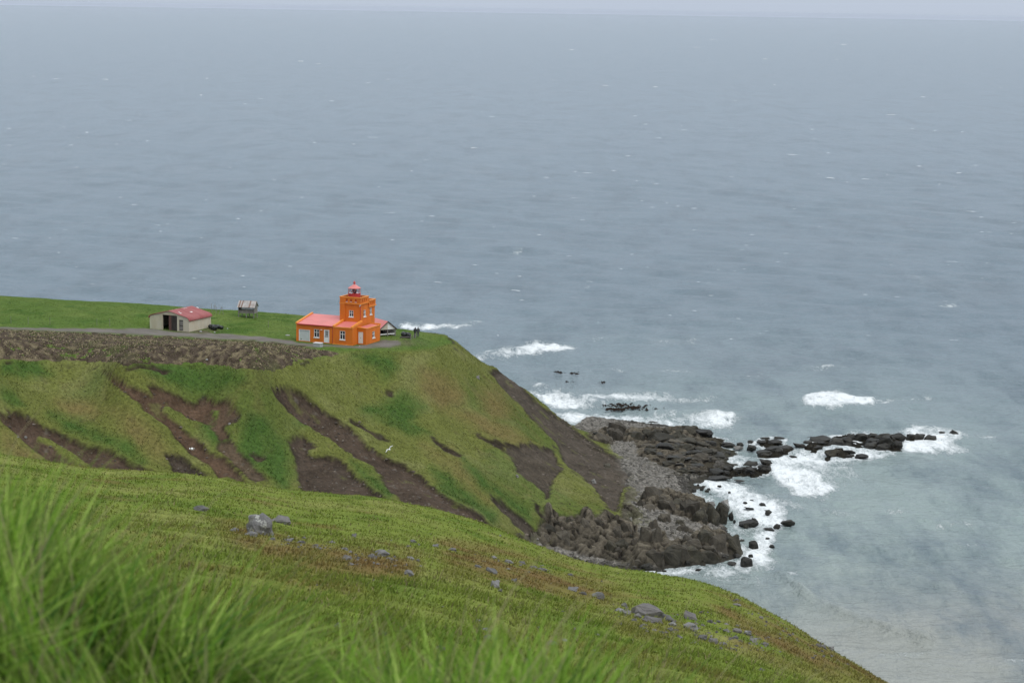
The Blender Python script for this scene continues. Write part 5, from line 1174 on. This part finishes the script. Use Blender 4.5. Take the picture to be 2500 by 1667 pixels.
def near_hit(px, py, lo=9.0, hi=110.0, n=900):
    d = ray(px, py).reshape(-1, 3); best = np.full(len(d), np.nan)
    for y in np.geomspace(lo, hi, n):
        p = EYE + d * (y / d[:, 1])[:, None]; ok = np.isnan(best)
        if not ok.any(): break
        ok[ok] = near_z(p[ok, 0], p[ok, 1]) >= p[ok, 2]; best[ok] = y
    return EYE + d * (best / d[:, 1])[:, None]
HILL = [(628, 1304, 74, 52, 'hill', 'large rounded grey boulder with white lichen on the near grassy hill'), (610, 1308, 40, 14, 'hill', 'flat grey stone leaning on the foot of the lichen boulder'), (684, 1277, 50, 22, 'purp', 'flat pale grey slab just behind the lichen boulder'),
        (490, 1247, 36, 16, 'hill', 'dark wedge shaped stone left of the lichen boulder in the grass'), (570, 1298, 24, 10, 'hill', 'low grey stone left of the lichen boulder'), (664, 1318, 16, 9, 'hill', 'small grey stone right of the lichen boulder foot'),
        (704, 1322, 24, 9, 'hill', 'first small grey stone in the row right of the lichen boulder'), (738, 1326, 26, 9, 'hill', 'second small grey stone in the row right of the lichen boulder'), (772, 1333, 22, 8, 'purp', 'pale stone ending the row right of the lichen boulder'),
        (864, 1312, 13, 12, 'hill', 'small upright dark stone in the middle of the near slope'), (1009, 1325, 15, 10, 'hill', 'small dark stone high on the near slope'), (933, 1357, 34, 19, 'hill', 'dark rounded stone above the brown moss patch'),
        (908, 1356, 12, 6, 'hill', 'tiny grey stone left of the dark rounded stone'), (846, 1367, 25, 14, 'purp', 'purplish stone in the brown moss patch'), (910, 1365, 24, 11, 'purp', 'purplish stone below the dark rounded stone'), (844, 1343, 22, 9, 'hill', 'flat stone above the purplish stone in brown moss'),
        (1002, 1365, 20, 9, 'hill', 'flat bluish stone right of the brown moss patch'), (1020, 1371, 15, 9, 'hill', 'small dark stone beside the flat bluish stone'), (1063, 1335, 17, 8, 'hill', 'small grey stone on the upper middle slope'), (1104, 1344, 20, 8, 'purp', 'pale grey flat stone on the upper middle slope'),
        (998, 1405, 24, 17, 'hill', 'bluish grey boulder half hidden by blurred near grass'), (1200, 1398, 30, 16, 'hill', 'grey boulder alone on the middle of the near slope'), (1167, 1386, 17, 8, 'hill', 'small stone left of the lone middle boulder'), (1209, 1434, 26, 22, 'hill', 'upright dark stone below the lone middle boulder'),
        (1222, 1444, 15, 9, 'hill', 'small stone at the foot of the upright dark stone'), (1255, 1420, 15, 10, 'hill', 'small bluish stone right of the upright dark stone'), (1202, 1362, 22, 7, 'hill', 'thin flat stone in the upper row of stones'), (1243, 1374, 22, 9, 'hill', 'low grey stone in the upper row of stones'), (1275, 1377, 16, 7, 'purp', 'pale low stone in the upper row of stones'),
        (1303, 1387, 20, 8, 'hill', 'grey stone near the right end of the upper row'), (1325, 1393, 28, 10, 'purp', 'wide pale stone ending the upper row of stones'), (1393, 1406, 14, 8, 'hill', 'tiny dark stone right of the upper row'), (1398, 1443, 28, 12, 'hill', 'flat dark stone left of the grey boulder pair'), (1424, 1450, 20, 9, 'purp', 'pale flat stone beside the flat dark stone'),
        (1461, 1458, 32, 18, 'hill', 'dark grey boulder standing left of the rock outcrop'), (1466, 1464, 18, 9, 'purp', 'small pale stone at the foot of the dark grey boulder'), (1575, 1503, 72, 36, 'purp', 'largest pinkish grey boulder of the right rock outcrop'), (1513, 1493, 28, 9, 'hill', 'pale slab left of the largest outcrop boulder'), (1524, 1481, 15, 14, 'hill', 'small upright stone left of the largest outcrop boulder'),
        (1530, 1500, 26, 12, 'hill', 'dark stone at the left foot of the largest outcrop boulder'), (1556, 1508, 22, 14, 'hill', 'dark stone at the front foot of the largest outcrop boulder'), (1590, 1520, 52, 18, 'purp', 'long grey slab in front of the largest outcrop boulder'), (1550, 1515, 22, 9, 'hill', 'small grey stone before the long grey slab'),
        (1628, 1517, 38, 20, 'hill', 'blocky grey stone right of the long outcrop slab'), (1642, 1528, 22, 14, 'hill', 'dark blocky stone at the right end of the outcrop'), (1638, 1542, 24, 15, 'hill', 'bluish stone lowest in the right outcrop'), (1605, 1506, 18, 10, 'hill', 'small stone wedged between outcrop slabs'),
        (1687, 1513, 34, 24, 'purp', 'upright pale boulder right of the outcrop'), (1685, 1537, 40, 20, 'hill', 'broad grey boulder below the upright pale boulder'), (1712, 1498, 12, 8, 'purp', 'small pale stone above the upright boulder'), (1734, 1520, 16, 10, 'hill', 'small dark stone right of the upright boulder'), (1755, 1520, 12, 7, 'hill', 'tiny stone near the right brink grass'),
        (1774, 1543, 24, 11, 'hill', 'bluish grey stone in the right stone patch'), (1800, 1543, 24, 12, 'purp', 'pale stone in the right stone patch'), (1826, 1550, 24, 12, 'hill', 'grey stone at the right of the stone patch'), (1795, 1558, 17, 8, 'hill', 'small stone low in the right stone patch'), (1716, 1563, 30, 14, 'hill', 'grey stone left in the lower stone band'),
        (1740, 1570, 26, 13, 'purp', 'pale stone in the lower stone band'), (1765, 1575, 20, 9, 'hill', 'small grey stone in the lower stone band'), (1840, 1566, 22, 10, 'hill', 'grey stone right in the lower stone band'), (1868, 1575, 20, 9, 'purp', 'pale stone ending the lower stone band'), (1795, 1588, 15, 9, 'hill', 'tiny stone beneath the lower stone band'),
        (1800, 1466, 10, 6, 'purp', 'white stone on the brink of the near hill'), (1798, 1478, 24, 6, 'purp', 'thin pale slab on the brink of the near hill'), (1858, 1510, 11, 6, 'purp', 'small pale stone down the right brink'), (1872, 1519, 9, 7, 'purp', 'roundish pale stone down the right brink'), (1928, 1552, 12, 7, 'purp', 'pale stone in the brown turf of the right brink'),
        (2010, 1582, 26, 12, 'hill', 'dark grey stone on the far right brink'), (1998, 1578, 16, 8, 'purp', 'pale stone beside the far right brink'), (2030, 1586, 18, 10, 'hill', 'blocky stone on the crumbling far right brink'), (1986, 1608, 14, 8, 'hill', 'dark stone below the far right brink')]
R_DOME = rock_material('lichen_crusted_rock', (.085, .083, .082), (.20, .195, .19), .9, ((.40, .40, .37), 8.0, .555), scale=5)
DOME = rock_mesh(991, R_DOME, 70, 1, 1.0)
pts = near_hit([h[0] for h in HILL], [h[1] for h in HILL])
for (px, py, w, h, kind, lab), q in zip(HILL, pts):
    if np.isnan(q[1]): continue
    k = q[1] / F_PX; W = w * k; hh = h * k
    me = DOME if 'lichen on' in lab else rk.choice(ROCK[kind])
    put(me, 'stone', (q[0], q[1] + W * .35, float(near_z(q[0], q[1] + W * .35)) + hh * (.28 if me is DOME else .12)), (rk.uniform(-.15, .15), rk.uniform(-.15, .15), rk.uniform(-.5, .5)), (W * 1.05, W * .9, hh * 1.45), lab, 'boulder' if w > 50 else 'stone')

# joined small stones: cobbles of the beach, stones in the landslips, pebbles of the near hill
def scatter_stones(name, pos, size, col, rough_mat, seed):
    rr = np.random.default_rng(seed)
    base = np.array([(1, 0, -.1), (.3, .95, 0), (-.8, .6, -.1), (-.8, -.6, .05), (.3, -.95, -.05), (.1, .05, .75), (0, 0, -.6)])
    tri = np.array([(0, 1, 5), (1, 2, 5), (2, 3, 5), (3, 4, 5), (4, 0, 5), (1, 0, 6), (2, 1, 6), (3, 2, 6), (4, 3, 6), (0, 4, 6)])
    n = len(pos); a = rr.random(n) * 6.28; sc = np.stack([.8 + .6 * rr.random(n), .6 + .5 * rr.random(n), .5 + .5 * rr.random(n)], -1) * size[:, None]
    v = base[None] * (1 + .35 * (rr.random((n, 7, 3)) - .5)) * sc[:, None]
    x = v[..., 0] * np.cos(a)[:, None] - v[..., 1] * np.sin(a)[:, None]; y = v[..., 0] * np.sin(a)[:, None] + v[..., 1] * np.cos(a)[:, None]
    co = np.stack([x, y, v[..., 2]], -1) + pos[:, None]
    f = (tri[None] + (np.arange(n) * 7)[:, None, None]).reshape(-1, 3)
    o = np_mesh(name, co.reshape(-1, 3), f, rough_mat, cols=np.repeat(col, 7, 0), smooth=False); tag(o, kind='stuff'); return o
m_stone = ground_material('loose_stone', 8.0, .04, amp=.3)
rg = np.random.default_rng(21)
x = rg.uniform(2, 46, 60000); y = rg.uniform(295, 415, 60000); z = head_z(x, y); bmk = head_sample(beach_m, x, y)
ok = (z > .25) & (bmk > .5) & (head_sample(bed, x, y) < .3 + .5 * (rg.random(len(x)) < .12)) & (y < brink_y(x) + 40); x, y, z = x[ok][:9000], y[ok][:9000], z[ok][:9000]
sz = .10 + .38 * rg.random(len(x)) ** 3; c = np.array((.155, .145, .13))[None] * (.45 + 1.0 * rg.random(len(x)))[:, None]
c = np.where((z < .7)[:, None], c * .45, c)
scatter_stones('cobbles', np.stack([x, y, z + .02], -1), sz, c, m_stone, 1)
x = rg.uniform(-100, 25, 160000); y = rg.uniform(250, 395, 160000); sm = head_sample(soil_m, x, y) + head_sample(toe, x, y) * .8
pr = sm * (.25 + .75 * (fbm(x / 3, y / 3, 85, 3) > .05)) * (1 - head_sample(plat_m, x, y))
ok = rg.random(len(x)) < pr * .30; x, y = x[ok][:9000], y[ok][:9000]; z = head_z(x, y)
sz = .05 + .26 * rg.random(len(x)) ** 4; c = np.array((.115, .096, .08))[None] * (.4 + 1.0 * rg.random(len(x)))[:, None]
scatter_stones('scree_stones', np.stack([x, y, z + .01], -1), sz, c, m_stone, 2)
px = rg.uniform(560, 2150, 40000); py = rg.uniform(1290, 1640, 40000)
w = np.zeros(len(px))
for p in [[(680, 1316), (800, 1330), (820, 1350), (690, 1330)], [(1150, 1350), (1350, 1390), (1350, 1405), (1160, 1368)], [(1500, 1470), (1660, 1500), (1660, 1560), (1520, 1520)], [(1700, 1490), (1900, 1560), (1880, 1600), (1690, 1580)], [(1780, 1450), (2080, 1600), (2060, 1630), (1790, 1490)], [(830, 1335), (960, 1350), (1040, 1385), (850, 1380)]]:
    w = np.maximum(w, sstep(-10, 8, poly_dist(px, py, p)))
ok = rg.random(len(px)) < w * .16 + .0025; q = near_hit(px[ok], py[ok]); q = q[~np.isnan(q[:, 1])]
sz = .012 + .05 * rg.random(len(q)) ** 3; c = np.array((.12, .115, .11))[None] * (.6 + .8 * rg.random(len(q)))[:, None]
q[:, 2] = near_z(q[:, 0], q[:, 1]) + .01
scatter_stones('pebbles', q, sz, c, m_stone, 3)

# floating kelp beyond the shelf
kp = []
for pts_, n in [(wide([(1285, 855, 10, 2), (1315, 857, 14, 2)]), 14), (wide([(1383, 878, 11, 2)]), 12), (wide([(1310, 876, 12, 1)]), 6), (wide([(1430, 930, 40, 3), (1460, 936, 40, 3), (1410, 940, 20, 2)]), 70)]:
    for cx, cy_, w, h in pts_:
        for _ in range(n): kp.append(at_level(cx + rg.normal(0, w * .55), cy_ + rg.normal(0, h * .7), .18))
kp = np.array(kp)
scatter_stones('kelp', kp, .12 + .4 * rg.random(len(kp)) ** 2, np.array((.022, .016, .012))[None] * np.ones((len(kp), 1)), m_stone, 4)

# whitecaps on the open sea: small raised crests of foam
m_foam = paint('foam', (.80, .82, .83), .9, .05, 2)
wv, wf = [], []
n = 0
while n < 190:
    px = rg.uniform(-40, 2540); py = 90 + 780 * rg.random() ** .8
    c = at_level(px, py, 0)
    if c[0] < 12 and c[1] < 420: continue
    if py > 720 and px < 1150: continue
    kpx = c[1] / F_PX; L_ = rg.uniform(3, 16) * kpx * (1 if rg.random() < .85 else 2.0); dep = rg.uniform(.25, .8) * kpx * (c[1] / H) * .9
    th = rg.normal(-.15, .35); m_ = 9; i0 = len(wv)
    t = np.linspace(-1, 1, m_); wob = np.cumsum(rg.normal(0, .25, m_)) * dep; wd = dep * (1 - t ** 2) ** .6 * (.3 + .9 * rg.random(m_))
    for j in range(m_):
        for s_ in (-.5, .5):
            x = t[j] * L_ * .5; y = wob[j] * .5 + s_ * wd[j]
            wv.append((c[0] + x * math.cos(th) - y * math.sin(th), c[1] + x * math.sin(th) + y * math.cos(th), .16 + .05 * (1 - t[j] ** 2)))
    for j in range(m_ - 1): wf.append((i0 + 2 * j, i0 + 2 * j + 2, i0 + 2 * j + 3, i0 + 2 * j + 1))
    n += 1
o = np_mesh('whitecaps', np.array(wv), np.array(wf), m_foam, smooth=False); tag(o, kind='stuff')

# ================================================================== GRASS
def blades(name, pos, ang, h, w, lean, col, mat, levels, curve=1.5):
    """tapering bent blades; levels = rows of vertices below the tip"""
    n = len(pos); t = np.linspace(0, 1, levels + 1)
    dx, dy = np.cos(ang), np.sin(ang); side = np.stack([-dy, dx, 0 * dx], -1)
    vs = []
    for k in range(levels + 1):
        b = (t[k] ** curve)[None] if np.ndim(t[k]) else t[k] ** curve
        c = pos + np.stack([lean * h * b * dx, lean * h * b * dy, h * t[k] * (1 - .22 * np.minimum(lean, 1.2) * t[k])], -1)
        if k < levels:
            hw = (w * (1 - .75 * t[k] ** 1.4) / 2)[:, None]; vs += [c - side * hw, c + side * hw]
        else: vs.append(c)
    nv = len(vs); co = np.stack(vs, 1).reshape(-1, 3); base = (np.arange(n) * nv)[:, None]
    fs = []
    for k in range(levels - 1): fs.append(base + np.array([[2 * k, 2 * k + 1, 2 * k + 3, 2 * k + 2]]))
    fs.append(base + np.array([[2 * levels - 2, 2 * levels - 1, 2 * levels]]))
    cc = np.repeat(col[:, None], nv, 1)
    o = np_mesh(name, co, fs, mat, cols=np.clip(cc.reshape(-1, 3), .004, .9)); tag(o, kind='stuff'); return o
m_grass = blade_material('grass_blades', .42)
rg = np.random.default_rng(77)
# headland turf
N0 = 340000
x = rg.uniform(-112, 22, N0); y = rg.uniform(250, 402, N0); z = head_z(x, y)
px, py, _ = project(np.stack([x, y, z], -1)); pm = head_sample(plat_m, x, y)
bad = (head_sample(soil_d, x, y) > -4) | (head_sample(toe, x, y) > .4) | (head_sample(beach_m, x, y) > .3) | (y > brink_y(x) + 1.5) | (px < -30)
for p in (ROAD_TOP + ROAD_BOT, FIELD): bad |= poly_dist(px, py, p) > -2
def inside(ob, x0, x1, y0, y1):
    c, s_ = math.cos(ob.rotation_euler[2]), math.sin(ob.rotation_euler[2]); qx, qy = x - ob.location[0], y - ob.location[1]
    lx, ly = qx * c + qy * s_, -qx * s_ + qy * c; return (lx > x0) & (lx < x1) & (ly > y0) & (ly < y1)
bad |= inside(lh, -10, 1.8, -.2, 9.6) | inside(barn, -7.8, .2, -.3, 6.6) | inside(shed, -1.6, 1.6, -.2, 4)
dens = .25 + .75 * sstep(-.35, .35, fbm(x / 1.6, y / 1.6, 73, 3))
ok = ~bad & (rg.random(N0) < dens); x, y, z, pm = x[ok], y[ok], z[ok], pm[ok]
n = len(x)
c = head_sample(GC, x, y) * (.86 + .36 * rg.random(n))[:, None]
pale = rg.random(n) < .10; c[pale] = c[pale] * .5 + np.array((.20, .20, .09)) * .5
h = np.where(pm > .5, .08 + .09 * rg.random(n), .11 + .17 * rg.random(n)); h *= np.where(head_sample(lush, x, y) > .5, 1.3, 1)
blades('headland_grass', np.stack([x, y, z - .03], -1), rg.normal(math.radians(-30), .9, n), h, np.where(pm > .5, .07, .10) + .05 * rg.random(n), .5 + .7 * rg.random(n), c, m_grass, 1)
# straw and clods of the ploughed field
N0 = 140000
x = rg.uniform(-112, -15, N0); y = rg.uniform(255, 365, N0); z = head_z(x, y); px, py, _ = project(np.stack([x, y, z], -1))
ok = poly_dist(px, py, FIELD) > 2; x, y, z = x[ok], y[ok], z[ok]; n = len(x)
pick = rg.random(n)[:, None]
c = np.where(pick < .45, np.array((.36, .30, .19)), np.where(pick < .66, np.array((.085, .060, .042)), np.array((.095, .115, .035)))) * (.6 + .7 * rg.random(n))[:, None]
blades('straw_tufts', np.stack([x, y, z + .06], -1), rg.uniform(0, 6.28, n), .08 + .15 * rg.random(n), .10 + .12 * rg.random(n), .6 + 1.2 * rg.random(n), c, m_grass, 2)
# turf of the near hill: spread evenly over what is seen, so thinner with distance
N0 = 290000
u = rg.uniform(-.30, .27, N0); d = np.exp(rg.uniform(math.log(8.5), math.log(100), N0)); x, y = u * d, d
z = near_z(x, y); c = near_colour(x, y)
clump = fbm(x / .5, y / .5, 141, 3); keepm = rg.random(N0) < sstep(-.5, .35, clump) * .85 + .15
x, y, z, c, clump, d = (a[keepm] for a in (x, y, z, c, clump, d)); n = len(x)
c = c * (.65 + .8 * rg.random(n))[:, None]; st = rg.random(n) < .09; c[st] = np.array((.24, .21, .10)) * (.6 + .6 * rg.random(st.sum()))[:, None]
h = (.035 + .06 * rg.random(n) ** 1.5) * (1 + .6 * clump) * np.where(d < 16, 1.25, 1)
blades('hillside_grass', np.stack([x, y, z - .012], -1), rg.normal(math.radians(-10), 1.2, n), h, (.006 + .00042 * d) * (.7 + .8 * rg.random(n)), .4 + .8 * rg.random(n), c, m_grass, 2)
# long blurred grass right in front of the lens
def tall(name, N0, d0, d1, hmin, hmax, wmin, wmax, seed, pale_p, leafy=False):
    rr = np.random.default_rng(seed)
    d = np.sqrt(rr.uniform(d0 ** 2, d1 ** 2, N0)); u = rr.uniform(-.33, .30, N0); x, y = u * d, d; z = near_z(x, y)
    cl = fbm(x / .36, y / .36, 151, 2) * 1.3; cl2 = fbm(x / 1.3, y / 1.3, 152, 2)
    k = rr.random(N0) < sstep(-.35, .3, cl) * .88 + .12; x, y, z, u, cl, cl2, d = (a[k] for a in (x, y, z, u, cl, cl2, d)); n = len(x)
    side = np.interp(u, [-.3, -.2, -.12, -.05, .03, .1, .16, .3], [1.1, 1.08, 1.0, .95, .95, .9, .75, .5]) * sstep(9.8, 6.8, d) + .35 * sstep(6.8, 9.8, d)
    h = (hmin + (hmax - hmin) * rr.random(n)) * np.clip(1 + .6 * cl + .3 * cl2, .3, 1.3) * side
    g = rr.random(n)[:, None]
    c = np.where(g < .5, np.array((.140, .250, .028)), np.where(g < .82, np.array((.265, .360, .080)), np.array((.070, .150, .024)))) * (.55 + 1.0 * rr.random(n))[:, None]
    p = rr.random(n) < pale_p; c[p] = np.array((.26, .25, .12)) * (.7 + .6 * rr.random(p.sum()))[:, None]
    blades(name, np.stack([x, y, z - .02], -1), 1.0 * math.pi * fbm(x / .55, y / .55, 161, 2) * 2.2 + rr.normal(0, .55, n), h, wmin + (wmax - wmin) * rr.random(n), (.35 + 1.0 * rr.random(n) ** 1.4 + (.5 if leafy else 0)) * (1 - .3 * cl), c, m_grass, 4)
tall('long_grass', 52000, 3.0, 10.0, .14, .34, .003, .0095, 1, .07)
tall('leafy_undergrowth', 34000, 2.6, 9.0, .08, .22, .010, .020, 2, .015, True)
rr = np.random.default_rng(9)     # dry seed stems
n = 260; d = rr.uniform(3.2, 8.5, n); u = rr.uniform(-.27, .12, n); x, y = u * d, d
blades('seed_stems', np.stack([x, y, near_z(x, y)], -1), rr.uniform(-.6, .8, n), .34 + .25 * rr.random(n), .004 + .004 * rr.random(n), .2 + .5 * rr.random(n), np.array((.33, .29, .15))[None] * (.7 + .5 * rr.random(n))[:, None], m_grass, 4, 2.2)
